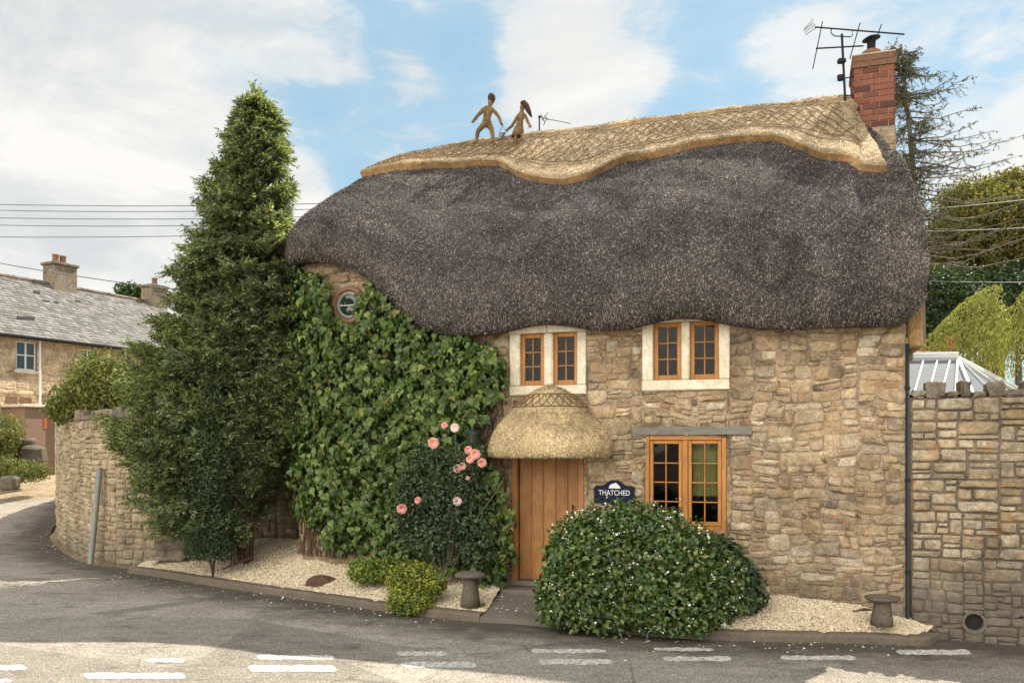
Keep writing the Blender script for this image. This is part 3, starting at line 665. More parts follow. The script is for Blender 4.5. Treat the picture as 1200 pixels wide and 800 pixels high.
# straw ends standing out of the thatch: part of its surface
def straws(mb, cnt, srange, trange, ln, wd, lift, fun, m=0, jit=.35, keep=None):
    s = RG.uniform(*srange, cnt); t = RG.uniform(*trange, cnt)
    if keep is not None: k = keep(s, t); s, t = s[k], t[k]
    P, Nn, Tn = fun(s, t); k = len(P)
    tip = nz(-Tn+RG.normal(0, jit, (k, 3))+Nn*RG.uniform(*lift, (k, 1)))
    X, Y, Z = frame(tip, Nn+RG.normal(0, .3, (k, 3)))
    S = np.stack([RG.uniform(*wd, k), RG.uniform(*ln, k), np.ones(k)], 1)
    scatter(mb, T_SLV[0], T_SLV[1], P-Tn*0+Nn*.002-Y*0.01, X, Y, Z, S, m)
mb = MB()
def rf(s, t): nn, tn = roof_n(s, t); return roof(s, t), nn, tn
straws(mb, 240000, (-4.93, 4.71), (.06, .93), (.020, .055), (.0038, .0085), (.05, .7), rf, jit=.7)
straws(mb, 16000, (4.2, 4.72), (.06, .95), (.020, .055), (.0038, .0085), (.05, .7), rf, jit=.7)
mb.build('straw_ends', M_THS, roof_o)['kind'] = 'stuff'

# scalloped ornamental ridge --------------------------------------------------
sc_px = [(424, 208), (450, 203), (500, 198), (560, 194), (585, 195), (605, 207), (640, 216), (668, 217), (692, 210), (715, 197), (735, 189), (760, 187), (800, 177), (850, 169), (885, 165), (910, 166), (935, 175), (960, 187), (1000, 194.5), (1040, 203)]
sgg, tgg = np.meshgrid(np.linspace(-4.9, 4.7, 900), np.linspace(.4, 1, 300), indexing='ij')
Pg = l2wa(roof(sgg, tgg)); gpx = 600+F*Pg[..., 0]/Pg[..., 1]; gpy = HOR-F*(Pg[..., 2]-EYE)/Pg[..., 1]
ed = []
for (px, py) in sc_px:
    k = np.argmin((gpx-px)**2+(gpy-py)**2); ed.append((sgg.ravel()[k], tgg.ravel()[k]))
ed = np.array(ed); ed = ed[np.argsort(ed[:, 0])]
print('ridge edge', ed.round(2).tolist())
RS0 = ed[0, 0]; RSE = ed[-1, 0]
def tedge(s): return smin(s, ed[:, 0], ed[:, 1], .10)
def rright(t): return np.interp(t, [float(ed[-1, 1]), 1.0], [RSE, 3.99])
def orn(a, q, off, back=False):
    """a 0..1 from left to right, q 0..1 edge to ridge"""
    a, q = np.broadcast_arrays(np.asarray(a, float), np.asarray(q, float))
    s = RS0+(RSE-RS0)*a; te = tedge(s); t = te+(1-te)*q
    s = RS0+(rright(t)-RS0)*a
    te = tedge(s); t = te+(1-te)*q
    P = roof(s, t); nn, tn = roof_n(s, np.clip(t, 0, .985))
    P = P+nn*np.asarray(off)[..., None] if np.ndim(off) else P+nn*off
    if back: P[..., 1] = 5-P[..., 1]
    return P, nn, tn
aa = np.linspace(0, 1, 190); qq = np.concatenate([[0, 0, .02, .04], np.linspace(.08, .80, 16), [.83, .85, .88, .92, .96, 1.0]])
off = np.array([-.02, .10, .125, .13]+[.12]*16+[.12, .155, .17, .17, .165, .15])
mb = MB()
PA, _, _ = orn(aa[:, None], qq[None], np.broadcast_to(off, (len(aa), len(qq))))
# a raised border down the chimney end
bd = np.clip((aa-.975)/.01, 0, 1)[:, None]; _, nnA, _ = orn(aa[:, None], qq[None], 0.0)
pass
mb.grid(PA[:, 1:], 0)
mb.grid(PA[:, :2], 1)
# lower dark lip below the cut edge
PBk = PA.copy(); PBk[..., 1] = 5-PBk[..., 1]; mb.grid(PBk, 0, flip=True)
join = np.stack([PA[:, -1], PBk[:, -1]], 1); mb.grid(join, 0)
for idx, fl in ((0, False), (-1, True)):
    inner, _, _ = orn(np.full(len(qq), aa[idx]), qq, -.03); mb.grid(np.stack([PA[idx], inner], 0), 1, flip=fl)
    inb = inner.copy(); inb[:, 1] = 5-inb[:, 1]; mb.grid(np.stack([PBk[idx], inb], 0), 1, flip=not fl)
ridge_o = mb.build('ridge_thatch', [M_RGB, M_RGE], cot, smooth=True)
mb = MB()
def of(s, q):
    P, nn, tn = orn((s-RS0)/(RSE-RS0), q, .124+np.where(q > .84, .042, 0)); return P, nn, tn
straws(mb, 30000, (RS0+.02, RSE), (.01, .99), (.03, .09), (.005, .010), (.02, .25), of, jit=.16)
mb.build('straw_ends', M_RGS, ridge_o)['kind'] = 'stuff'
# hazel liggers: rods pinned in lines and diamonds over the ridge
mb = MB()
def rod(pts):  # list of (a,q)
    a = np.array([p[0] for p in pts]); q = np.array([p[1] for p in pts]); P, _, _ = orn(a, q, .137); mb.tube(P, .0065, 4)
for q in (.17, .24, .78):
    rod([(x, q) for x in np.linspace(.004, .972, 120)])
nd = 50
for i in range(nd):
    x0 = .01+i/nd*.96; x1 = x0+.96/nd
    for (q0, q1) in ((.24, .42), (.42, .60), (.60, .78)):
        ll = np.linspace(0, 1, 5)
        j = [random.uniform(-.005, .005) for _ in range(4)]
        rod([(x0+j[0]+(x1-x0+j[1])*l, q0+(q1-q0)*l) for l in ll]); rod([(x0+j[2]+(x1-x0+j[3])*l, q1+(q0-q1)*l) for l in ll])
for i in range(120):  # spar ends
    x = random.uniform(.01, .95); q = random.choice((.17, .24, .42, .60, .78)); P, nn, tn = orn(np.array([x]), np.array([q]), .14); mb.tube([P[0]-tn[0]*.03, P[0]+tn[0]*.035+nn[0]*.01], .009, 4)
for q0 in np.linspace(.05, .95, 14): rod([(.957, q0), (.975, q0), (.995, q0)]) if False else None
mb.build('ligger_rods', M_LIG, ridge_o)

# walls -----------------------------------------------------------------------
FOOT = [(4.50, 5.1), (4.50, 0.0), (-3.35, 0.0), (-3.95, .22), (-4.3, .62), (-4.52, 1.2), (-4.6, 2.0), (-4.6, 5.1)]
U0 = 5.1; 
OPEN = [  # s0,s1,z0,z1 : (upper left), (upper right), (lower), (door)
    (-.52, .565, 2.82, 3.81), (1.327, 2.446, 2.85, 3.88), (1.352, 2.41, 1.02, 2.265), (-.505, .535, .0, 2.12)]
foot, _ = resample(FOOT[1:7], .12)
fl = np.array([(4.50, 0), (-3.35, 0)] )
fpts = np.array([(4.50-.02*i, 0) for i in range(int(7.84/.02)+1)]+[tuple(p) for p in resample([(-3.35, 0), (-3.95, .22), (-4.3, .62), (-4.52, 1.2), (-4.6, 2.0), (-4.6, 5.1)], .05)[0][1:]])
fmap, flen = line_map(fpts[::-1])      # walking left to right: outside (towards the road) is on the right
def s_of_u(u): return np.interp(u, [0, flen-7.85, flen], [-9, -3.35, 4.50])
holesu = [(flen-(4.50-a), flen-(4.50-b), c, d) for a, b, c, d in OPEN]
lint = (flen-(4.50-1.19), flen-(4.50-2.72), 2.268, 2.375)
ztop = lambda u: float(ze(max(s_of_u(u), -5)))+.30
rects = []; bsp(2.6, flen, .02, 5.3, holesu+[lint], rects, (.11, .46), (.055, .20))
# mortar backing with openings
mb = MB()
us = sorted(set(np.round(np.concatenate([np.linspace(0, flen, 90)]+[[h[0], h[1]] for h in holesu]), 4))); vs = sorted(set(np.round(np.concatenate([np.linspace(-.3, 5.3, 36)]+[[h[2], h[3]] for h in holesu]), 4)))
for i in range(len(us)-1):
    for j in range(len(vs)-1):
        uc, vc = (us[i]+us[i+1])/2, (vs[j]+vs[j+1])/2
        if vc > ztop(uc)+.1 or any(h[0] < uc < h[1] and h[2] < vc < h[3] for h in holesu): continue
        P, _ = fmap([us[i], us[i+1], us[i+1], us[i]], [vs[j], vs[j], vs[j+1], vs[j+1]]); mb.add(P, np.array([[0, 1, 2, 3]]), 1)
oc_s, oc_z = loc(410, 358, 0.0); oc_u = flen-(4.50-oc_s)
keepf = lambda u, v: v < ztop(u) and math.hypot(u-oc_u, v-oc_z) > .30
rubble(mb, rects, lambda u, v: fmap(np.clip(u, 0, flen-.001), v), (.002, .026), .006, .045, .85, keepf, 0)
# opening reveals
for a, b, c, d in OPEN:
    for G in ([(a, 0, c), (a, 0, d), (a, .3, d), (a, .3, c)], [(b, 0, c), (b, .3, c), (b, .3, d), (b, 0, d)], [(a, 0, d), (b, 0, d), (b, .3, d), (a, .3, d)], [(a, 0, c), (a, .3, c), (b, .3, c), (b, 0, c)]): mb.add(G, np.array([[0, 1, 2, 3]]), 1)
# gable and back walls
gmap, gl = line_map([(4.50, 0), (4.50, 5.0)]); rg = []; bsp(.03, 4.95, .02, 4.4, [], rg)
mb.add([(4.50, 0, -.3), (4.50, 5, -.3), (4.50, 5, 4.4), (4.50, 0, 4.4)], np.array([[0, 1, 2, 3]]), 1)
mb.add([(4.50, 1, 4.4), (4.50, 4, 4.4), (4.50, 3, 5.6), (4.50, 2, 5.6)], np.array([[0, 1, 2, 3]]), 1)
rubble(mb, rg, gmap, (.006, .028), .007, .02, .5, None, 0)
mb.add([(4.50, 5, -.3), (-4.6, 5, -.3), (-4.6, 5, 4.2), (4.50, 5, 4.2)], np.array([[0, 1, 2, 3]]), 1)
# inside floor line so the rooms stay dark
mb.build('stone_wall', [ST_COT, MO_COT], cot, smooth=True)

# straw cut face under the verge
s_a, _ = loc(1063, 400, .35); mb = MB()
mb.box(4.53, 4.71, .15, 1.9, 3.32, 4.2, bev=.03, jit=.006); mb.box(4.525, 4.63, .35, 1.8, 3.18, 3.33, bev=.02, jit=.005)
mb.build('verge_thatch', M_RGE, cot)
# drain gap and downpipe on the corner
mb = MB(); mb.tube([(4.520, -.015, -.12), (4.520, -.015, 3.35)], .024, 10); 
for z in (.6, 1.7, 2.8): mb.lathe([(.03, 0), (.03, .04)], (4.520, -.015, z), 10)
mb.build('downpipe', M_LEAD, cot, smooth=True)

# windows ---------------------------------------------------------------------
def casement(par, s0, s1, z0, z1, n0, cols=2, rows=3, fw=.055, bw=.016, d=.05):
    mb = MB()
    for (a, b, c, e) in ((s0, s0+fw, z0, z1), (s1-fw, s1, z0, z1), (s0+fw+.001, s1-fw-.001, z1-fw, z1), (s0+fw+.001, s1-fw-.001, z0, z0+fw*1.25)): mb.box(a, b, n0, n0+d, c, e, bev=.006)
    a0_, a1_, c0_, c1_ = s0+fw, s1-fw, z0+fw*1.25, z1-fw
    for i in range(1, cols): x = a0_+(a1_-a0_)*i/cols; mb.box(x-bw/2, x+bw/2, n0+.008, n0+d-.01, c0_, c1_, bev=.004)
    for j in range(1, rows):
        z = c0_+(c1_-c0_)*j/rows
        for i in range(cols):
            xa = a0_+(a1_-a0_)*i/cols+(bw/2+.001 if i else 0); xb = a0_+(a1_-a0_)*(i+1)/cols-(bw/2+.001 if i < cols-1 else 0)
            mb.box(xa, xb, n0+.010, n0+d-.012, z-bw/2, z+bw/2, bev=.004)
    mb.build('casement', M_OAK, par)
    mb = MB(); mb.add([(a0_, n0+.028, c0_), (a1_, n0+.028, c0_), (a1_, n0+.028, c1_), (a0_, n0+.028, c1_)], np.array([[0, 1, 2, 3]])); mb.build('pane', M_GLASS, par)
def stone_window(s0, s1, z0, z1, lights, lab):
    mb = MB(); jl, ml, mr_, jr = lights[0][0]-.004, lights[0][1]+.004, lights[1][0]-.004, lights[1][1]+.004; hd = .13; sl = .13
    y0, y1 = -.035, .16
    mb.box(s0-.005, s1+.005, y0-.012, y1, z0-.005, z0+sl, bev=.012, jit=.003)
    mb.box(s0, jl, y0, y1, z0+sl+.002, z1-hd-.002, bev=.010, jit=.002); mb.box(jr, s1, y0, y1, z0+sl+.002, z1-hd-.002, bev=.010, jit=.002)
    sm = (s0+s1)/2; mb.box(ml, mr_, y0+.01, y1, z0+sl+.002, z1-hd-.002, bev=.018, jit=.002)
    # two head stones with cut shoulders
    for (a, b, sg_) in ((s0-.01, sm-.004, 1), (sm+.004, s1+.01, -1)):
        zt, zb = z1+.012, z1-hd; c = .06
        if sg_ > 0: pr = [(a, zb), (b, zb), (b, zt), (a+c, zt), (a, zt-c*.9)]
        else: pr = [(a, zb), (b, zb), (b, zt-c*.9), (b-c, zt), (a, zt)]
        Vf = [(x, y0-.012, z) for x, z in pr]+[(x, y1, z) for x, z in pr]
        Vi = [(x+(sum(p[0] for p in pr)/5-x)*.04, y0-.022, z+(sum(p[1] for p in pr)/5-z)*.08) for x, z in pr]
        mb.add(Vf+Vi, [np.array([[i, (i+1) % 5, 5+(i+1) % 5, 5+i] for i in range(5)]+[[i, (i+1) % 5, 10+(i+1) % 5, 10+i] for i in range(5)]), np.array([[10, 11, 12, 13, 14]])])
    o = mb.build('window', M_SUR, cot); o['label'] = lab
    for (a, b) in lights: casement(o, a, b, z0+sl+.004, z1-hd-.004, .03)
    return o
def S(px): return loc(px, 400, .03)[0]
stone_window(-.52, .565, 2.82, 3.80, [(S(611), S(638)), (S(649), S(677.5))], 'mullioned window in pale stone surround above the door canopy')
stone_window(1.327, 2.446, 2.85, 3.87, [(S(766.5), S(798.5)), (S(809), S(842.5))], 'wider mullioned window in pale stone surround above the ground floor window')
# ground floor timber window
mb = MB(); s0, s1, z0, z1 = OPEN[2]; fw = .065; g = .004
for (a, b, c, e) in ((s0+g, s0+fw, z0, z1-g), (s1-fw, s1-g, z0, z1-g), (s0+fw+.001, s1-fw-.001, z1-fw, z1-g), (s0+fw+.001, s1-fw-.001, z0, z0+fw), ((s0+s1)/2-.035, (s0+s1)/2+.035, z0+fw+.001, z1-fw-.001)): mb.box(a, b, .0, .09, c, e, bev=.008)
wlo = mb.build('window', M_OAK, cot); wlo['label'] = 'timber framed ground floor window under a grey lintel'
sm = (s0+s1)/2
casement(wlo, s0+fw+.004, sm-.039, z0+fw+.004, z1-fw-.004, .015, 2, 4, .045, .016); casement(wlo, sm+.039, s1-fw-.004, z0+fw+.004, z1-fw-.004, .015, 2, 4, .045, .016)
mb = MB(); G = []
for i in range(41):
    x = sm+.02+(s1-.02-sm-.02)*i/40; G.append([(x, .16+.018*math.sin(i*1.9), z) for z in (1.47, 2.25)])
mb.grid(np.array(G)); mb.build('blind', M_BLIND, wlo)
mb = MB(); mb.box(1.30, 2.46, .001, .2, z0-.07, z0-.004, bev=.01); mb.build('sill', M_SUR, wlo)
mb = MB(); mb.box(*[1.19, 2.72], -.035, .25, 2.272, 2.368, bev=.010, jit=.006); mb.build('lintel', M_LINT, cot)
# dark room boxes
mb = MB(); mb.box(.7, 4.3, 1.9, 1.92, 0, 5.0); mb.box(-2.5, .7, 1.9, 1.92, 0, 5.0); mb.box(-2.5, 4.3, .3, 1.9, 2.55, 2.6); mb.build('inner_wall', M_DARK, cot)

# round window
mb = MB(); ring = [(.205, .0), (.21, -.05), (.235, -.075), (.265, -.07), (.285, -.045), (.29, .02)]
def ringlathe(prof, c, mb, m=0, seg=36):
    V = []; 
    for r, y in prof:
        for j in range(seg): t = 2*math.pi*j/seg; V.append((c[0]+r*math.cos(t), c[1]+y, c[2]+r*math.sin(t)))
    mb.add(V, np.array([[i*seg+j, i*seg+(j+1) % seg, (i+1)*seg+(j+1) % seg, (i+1)*seg+j] for i in range(len(prof)-1) for j in range(seg)]), m)
ringlathe(ring, (oc_s, 0, oc_z), mb)
rw = mb.build('window', M_TERRA, cot, smooth=True); rw['label'] = 'small round window half covered by creeper'
mb = MB(); ringlathe([(.15, -.025), (.155, -.045), (.195, -.05), (.206, -.03)], (oc_s, 0, oc_z), mb); mb.build('frame', M_POST, rw, smooth=True)
mb = MB(); V = [(oc_s+.152*math.cos(t), -.022, oc_z+.152*math.sin(t)) for t in np.linspace(0, 2*math.pi, 32, endpoint=False)]; mb.add(V, np.array([list(range(32))]))
M_GLD = mat('dark pane', lambda n: pri(n, (.02, .03, .028), .06, spec=.8)); mb.build('pane', M_GLD, rw)
mb = MB(); mb.box(oc_s-.152, oc_s+.152, -.034, -.024, oc_z-.007, oc_z+.007); mb.build('glazing_bar', M_ALU, rw)

# door ------------------------------------------------------------------------
mb = MB(); s0, s1 = -.505, .535; zb = .26
bw = (s1-s0-.18)/5
for i in range(5): mb.box(s0+.09+bw*i+.004, s0+.09+bw*(i+1)-.004, .085, .115, zb+.01, 2.05, bev=.008)
for i in range(1, 5): mb.box(s0+.09+bw*i-.014, s0+.09+bw*i+.014, .066, .084, zb+.01, 2.05, bev=.006)
mb.box(s0+.09, s1-.09, .116, .13, zb, 2.06)
door = mb.build('door', M_DOOR, cot)
mb = MB()
for a, b in ((s0+.003, s0+.085), (s1-.085, s1-.003)): mb.box(a, b, .0, .12, zb-.1, 2.1, bev=.010)
mb.build('door_frame', M_DOOR, cot)
mb = MB(); mb.tube([(s1-.17, .05, 1.22), (s1-.17, .05, 1.32)], .012, 8); mb.lathe([(0, -.02), (.022, -.02), (.022, .02), (0, .02)], (s1-.17, .055, 1.2), 12); mb.build('handle', M_LEAD, door)
mb = MB(); mb.box(-.56, .60, -.34, .28, .10, .185, bev=.02, jit=.005); mb.box(-.50, .53, -.06, .28, .186, .26, bev=.015, jit=.004); mb.build('door_step', M_PAVE, cot)

# thatched door canopy ----------------------------------------------------------
cs, cz = loc(638.5, 535, -.3)[0], 0
prof = [(.20, 2.035), (.64, 1.985), (.80, 1.965), (.865, 1.99), (.885, 2.05), (.865, 2.15), (.815, 2.27), (.735, 2.40), (.64, 2.51), (.53, 2.59)]
prof2 = [(.50, 2.525), (.57, 2.54), (.585, 2.57), (.55, 2.62), (.44, 2.72), (.34, 2.81), (.23, 2.89), (.12, 2.935), (.0, 2.95)]
mb = MB(); SY = .92
mb.lathe([(r, z) for r, z in prof], (cs, .03, 0), 48, 0, 1, SY, .008, math.pi, 2*math.pi)
can = mb.build('door_canopy', M_CNB, cot, smooth=True)
mb = MB(); mb.lathe(prof2, (cs, .03, 0), 48, 0, .99, SY, .012, math.pi, 2*math.pi); mb.build('canopy_cap', M_CNB, can, smooth=True)
mb = MB()
def cf_factory(pr):
    pr = np.array(pr); d = np.concatenate([[0], np.cumsum(np.hypot(*np.diff(pr, axis=0).T))]); d /= d[-1]
    def f(s, t):
        r = np.interp(t, d, pr[:, 0]); z = np.interp(t, d, pr[:, 1]); r2 = np.interp(np.clip(t+.02, 0, 1), d, pr[:, 0]); z2 = np.interp(np.clip(t+.02, 0, 1), d, pr[:, 1])
        q = 1+(.008*np.sin(3*s+z*9)+.006*np.sin(7*s+2)); P = np.stack([cs+r*q*np.cos(s), .03+r*q*np.sin(s)*SY, z], -1)
        T = nz(np.stack([(r2-r)*np.cos(s), (r2-r)*np.sin(s)*SY, z2-z+1e-6], -1)); side = np.stack([-np.sin(s), np.cos(s), 0*s], -1)
        Nn = nz(np.cross(side, T)); Nn = np.where((Nn*np.stack([np.cos(s), np.sin(s), .6+0*s], -1)).sum(-1, keepdims=True) < 0, -Nn, Nn)
        return P, Nn, T
    return f
straws(mb, 16000, (math.pi+.01, 2*math.pi-.01), (.28, .99), (.012, .045), (.005, .010), (.1, .8), cf_factory(prof), jit=.5)
straws(mb, 6000, (math.pi+.01, 2*math.pi-.01), (.1, .98), (.03, .07), (.004, .008), (.02, .2), cf_factory(prof2), jit=.15)
mb.build('straw_ends', M_CNS, can)['kind'] = 'stuff'
mb = MB(); f2 = cf_factory(prof2)
def crod(ss, ts): P, nn, _ = f2(np.array(ss), np.array(ts)); mb.tube(P+nn*.012, .0065, 4)
for t in (.24, .55): crod(np.linspace(math.pi+.05, 2*math.pi-.05, 40), np.full(40, t))
for i in range(12):
    a0_ = math.pi+.1+i*.245; crod(np.linspace(a0_, a0_+.24, 6), np.linspace(.25, .54, 6)); crod(np.linspace(a0_+.24, a0_, 6), np.linspace(.25, .54, 6))
mb.build('ligger_rods', M_LIG, can)

# chimney ---------------------------------------------------------------------
def brick_face_box(mb, s0, s1, n0, n1, z0, z1, m=0, bl=.235, bh=.086):
    rows = int(round((z1-z0)/bh)); bh = (z1-z0)/rows
    for r in range(rows):
        za, zb_ = z0+r*bh+.0065, z0+(r+1)*bh-.0065
        for face in range(4):
            L = (s1-s0) if face % 2 == 0 else (n1-n0); x = -(r % 2)*bl/2
            while x < L-.01:
                a, b = max(x, 0)+.005, min(x+bl, L)-.005; x += bl
                if b-a < .03: continue
                p = random.uniform(.008, .013)
                if face == 0: mb.box(s0+a, s0+b, n0-p, n0+.03, za, zb_, m, .0012)
                elif face == 2: mb.box(s0+a, s0+b, n1-.03, n1+p, za, zb_, m, .0012)
                elif face == 1: mb.box(s0-p+.001, s0+.03, n0+a+.031*0, n0+b, za+.0007, zb_-.0007, m, .0012)
                else: mb.box(s1-.03, s1+p-.001, n0+a, n0+b, za+.0007, zb_-.0007, m, .0012)
mb = MB(); c0, c1, d0, d1 = 4.035, 4.585, 2.18, 2.85
zs, zc, zt_ = 6.74, 7.62, 7.80
mb.box(c0+.006, c1-.006, d0+.006, d1-.006, zs-.4, zt_-.01, 1)
brick_face_box(mb, c0, c1, d0, d1, zs, zc); brick_face_box(mb, c0-.02, c1+.02, d0-.02, d1+.02, zc, zc+.09, 2); brick_face_box(mb, c0-.005, c1+.005, d0-.005, d1+.005, zc+.09, zt_, 2)
mb.box(c0-.02, c1+.02, d0-.02, d1+.02, zt_, zt_+.025, 1, bev=.01)
chim = mb.build('chimney', [M_BRICK, M_BMORT, M_BRKD], cot)
mb = MB(); mb.box(c0-.01, c1+.015, d0-.01, d1+.01, 4.9, zs, 1); rr = []; bsp(0, c1-c0+.02, 4.9, zs-.02, [], rr, (.15, .35), (.12, .22))
rubble(mb, rr, lambda u, v: (np.stack([c0-.01+np.asarray(u), np.full(len(u), d0-.01), np.asarray(v)], -1), np.tile((0., -1., 0.), (len(u), 1))), (.006, .02), .006, .006, .3)
rr = []; bsp(0, .7, 4.9, zs-.02, [], rr, (.15, .35), (.12, .22))
rubble(mb, rr, lambda u, v: (np.stack([np.full(len(u), c1+.015), d0-.01+np.asarray(u), np.asarray(v)], -1), np.tile((1., 0., 0.), (len(u), 1))), (.006, .02), .006, .006, .3)
mb.build('chimney_base', [ST_COT, MO_COT], chim)
pc = ((c0+c1)/2-.01, (d0+d1)/2, zt_+.02)
mb = MB(); mb.lathe([(.13, 0), (.145, .02), (.145, .05), (.125, .07), (.125, .10), (.145, .115), (.14, .15), (.12, .165), (.05, .17), (.05, .10)], pc, 20); mb.build('chimney_pot', M_TERRA, chim, smooth=True)
mb = MB(); mb.lathe([(.06, .15), (.06, .30), (.052, .30), (.052, .16)], pc, 18)
cc = np.array(pc)+np.array((0, 0, .36))
V = []; K = 24
for r, z in ((0, .045), (.07, .03), (.125, 0), (.13, -.012), (.06, .0), (0, .0)):
    for j in range(K): t = 2*math.pi*j/K; V.append(cc+np.array((r*math.cos(t), r*math.sin(t), z+.16*r*math.cos(t+.2)+.10*r*math.sin(t))))
mb.add(V, np.array([[i*K+j, i*K+(j+1) % K, (i+1)*K+(j+1) % K, (i+1)*K+j] for i in range(5) for j in range(K)]))
for t in (.3, 2.4, 4.5): mb.tube([np.array(pc)+np.array((.055*math.cos(t), .055*math.sin(t), .28)), np.array(pc)+np.array((.07*math.cos(t), .07*math.sin(t), .37))], .006, 5)
mb.build('cowl', M_LEAD, chim, smooth=True)

# ------------------------------------------------------------------ aerials (own things)
def PL(px, py, n): s, z = loc(px, py, n); return l2w(s, n, z)
b0_ = PL(990, 116, 2.1); ae = empty('television_aerial', tuple(b0_), 'large television aerial on a mast strapped beside the brick chimney', 'aerial')
def wbuild(mb, name, m, par, smooth=False):
    base = np.array(par.location); mb.V = [v-base for v in mb.V]; return mb.build(name, m, par, smooth)
mb = MB(); mb.tube([PL(990.5, 118, 2.1), PL(986.5, 40, 2.1)], .017, 8); mb.box(0, 0, 0, 0, 0, 0) if False else None
q = PL(987.5, 72, 2.1); mb.box(q[0]-.07, q[0]+.04, q[1]-.04, q[1]+.04, q[2]-.03, q[2]+.035, bev=.01); q = PL(985, 91, 2.1); mb.lathe([(0, -.05), (.045, -.04), (.05, .03), (0, .05)], tuple(q), 10)
q1, q2 = PL(992, 112, 2.1), PL(1001, 112, 2.18); mb.tube([q1, q2], .010, 5); q1, q2 = PL(989, 92, 2.1), PL(1001, 90, 2.18); mb.tube([q1, q2], .010, 5)
wbuild(mb, 'mast', M_LEAD, ae)
mb = MB(); mb.tube([PL(955, 32, 2.2), PL(1060, 40.5, 2.1)], .011, 6); mb.tube([PL(974, 34, 2.15), PL(974, 39, 2.15), PL(978, 42.5, 2.13), PL(996, 43.5, 2.1), PL(999, 42, 2.1), PL(999, 36, 2.1)], .008, 6)
for i, px in enumerate(np.linspace(953, 1057, 12)):
    y = 32+(px-955)*.081; mb.tube([PL(px, y, 2.0), PL(px, y, 2.32)], .005, 4)
for (a, b) in (((942, 36), (953, 27)), ((942.5, 34), (953, 23)), ((943, 38.5), (955, 29)), ((944, 41), (956, 33))): mb.tube([PL(*a, 2.05), PL(*b, 2.35)], .006, 4)
wbuild(mb, 'upper_boom', M_LEAD, ae)
mb = MB(); mb.tube([PL(956, 57, 2.1), PL(1012, 54, 2.1)], .011, 6)
for (a, b) in (((952.5, 81), (964, 25.5)), ((996, 69), (1008, 27)), ((1026, 48), (1033, 29))): mb.tube([PL(*a, 2.0), PL(*b, 2.2)], .008, 5)
wbuild(mb, 'lower_boom', M_LEAD, ae)
b0_ = PL(632, 152, 2.9); ae = empty('rooftop_aerial', tuple(b0_), 'small slanted aerial showing over the ridge beside the straw girl', 'aerial')
mb = MB(); mb.tube([PL(632, 155, 2.9), PL(632, 137, 2.9)], .014, 6); mb.tube([PL(631, 137, 2.9), PL(634, 137, 2.9)], .02, 6); wbuild(mb, 'mast', M_LEAD, ae)
mb = MB(); mb.tube([PL(633, 138, 2.9), PL(641, 139.5, 2.9), PL(669, 145, 3.2)], .006, 5)
for (a, b) in (((635, 141), (642, 132)), ((637, 147), (641, 138)), ((634, 134), (638, 143)), ((639, 137), (643, 141))): mb.tube([PL(*a, 2.85), PL(*b, 3.0)], .007, 4)
wbuild(mb, 'boom', M_LEAD, ae)

# ------------------------------------------------------------------ straw figures walking along the ridge
def skin_fig(name, joints, edges, m, parent, base, sub=2):
    """joints: name -> (px, py, n, radius)"""
    ks = list(joints); V = [Vector(PL(*joints[k][:3]))-Vector(base) for k in ks]
    me = bpy.data.meshes.new(name); me.from_pydata(V, [(ks.index(a), ks.index(b)) for a, b in edges], [])
    o = bpy.data.objects.new(name, me); C.objects.link(o); md = o.modifiers.new('skin', 'SKIN')
    for i, k in enumerate(ks):
        sv = me.skin_vertices[0].data[i]; r = joints[k][3]; sv.radius = (r*1.32, r*1.32)
    me.skin_vertices[0].data[0].use_root = True
    sb = o.modifiers.new('sub', 'SUBSURF'); sb.levels = sub; sb.render_levels = sub
    dg = bpy.context.evaluated_depsgraph_get(); ev = bpy.data.meshes.new_from_object(o.evaluated_get(dg)); ev.name = name
    o.modifiers.clear(); o.data = ev; bpy.data.meshes.remove(me); ev.materials.clear(); ev.materials.append(m)
    for p in ev.polygons: p.use_smooth = True
    o.parent = parent; return o
FN = 1.98
def FJ(px, py, r, dn=0): return (px, py, FN+dn, r)
boy_b = PL(571, 166, FN); boy = empty('straw_figure', tuple(boy_b), 'taller straw boy with dark hair striding along the roof ridge, arms swung out', 'straw figure')
J = {'hip': FJ(570.5, 142, .052), 'waist': FJ(570.5, 138, .046), 'chest': FJ(571, 131, .056), 'neck': FJ(574, 124.5, .024), 'head': FJ(575.5, 118, .038), 'top': FJ(576, 113, .034),
     'shl': FJ(566.5, 128, .030, -.04), 'ell': FJ(559.5, 136, .022, -.06), 'hal': FJ(553, 144, .018, -.06), 'shr': FJ(577.5, 128.5, .030, .04), 'elr': FJ(584.5, 136.5, .022, .03), 'har': FJ(588.5, 147, .018, .0),
     'hl': FJ(567.5, 146, .042, -.04), 'kl': FJ(560, 153.5, .032, -.06), 'al': FJ(558.5, 165, .020, -.04), 'fl': FJ(555, 167.5, .016, -.06),
     'hr': FJ(573.5, 146, .042, .03), 'kr': FJ(577, 154, .032, .0), 'ar': FJ(578, 164, .020, -.02), 'fr': FJ(572, 169.5, .018, -.1)}
E = [('hip', 'waist'), ('waist', 'chest'), ('chest', 'neck'), ('neck', 'head'), ('head', 'top'), ('chest', 'shl'), ('shl', 'ell'), ('ell', 'hal'), ('chest', 'shr'), ('shr', 'elr'), ('elr', 'har'), ('hip', 'hl'), ('hl', 'kl'), ('kl', 'al'), ('al', 'fl'), ('hip', 'hr'), ('hr', 'kr'), ('kr', 'ar'), ('ar', 'fr')]
skin_fig('body', J, E, M_FIGB, boy, boy_b)
mb = MB(); q = PL(576, 115.5, FN+.012); mb.lathe([(0, -.085), (.038, -.075), (.062, -.02), (.064, .035), (.042, .075), (0, .088)], tuple(q), 14, 0, 1, 1, .04); wbuild(mb, 'hair', M_HAIR, boy, True)
mb = MB()
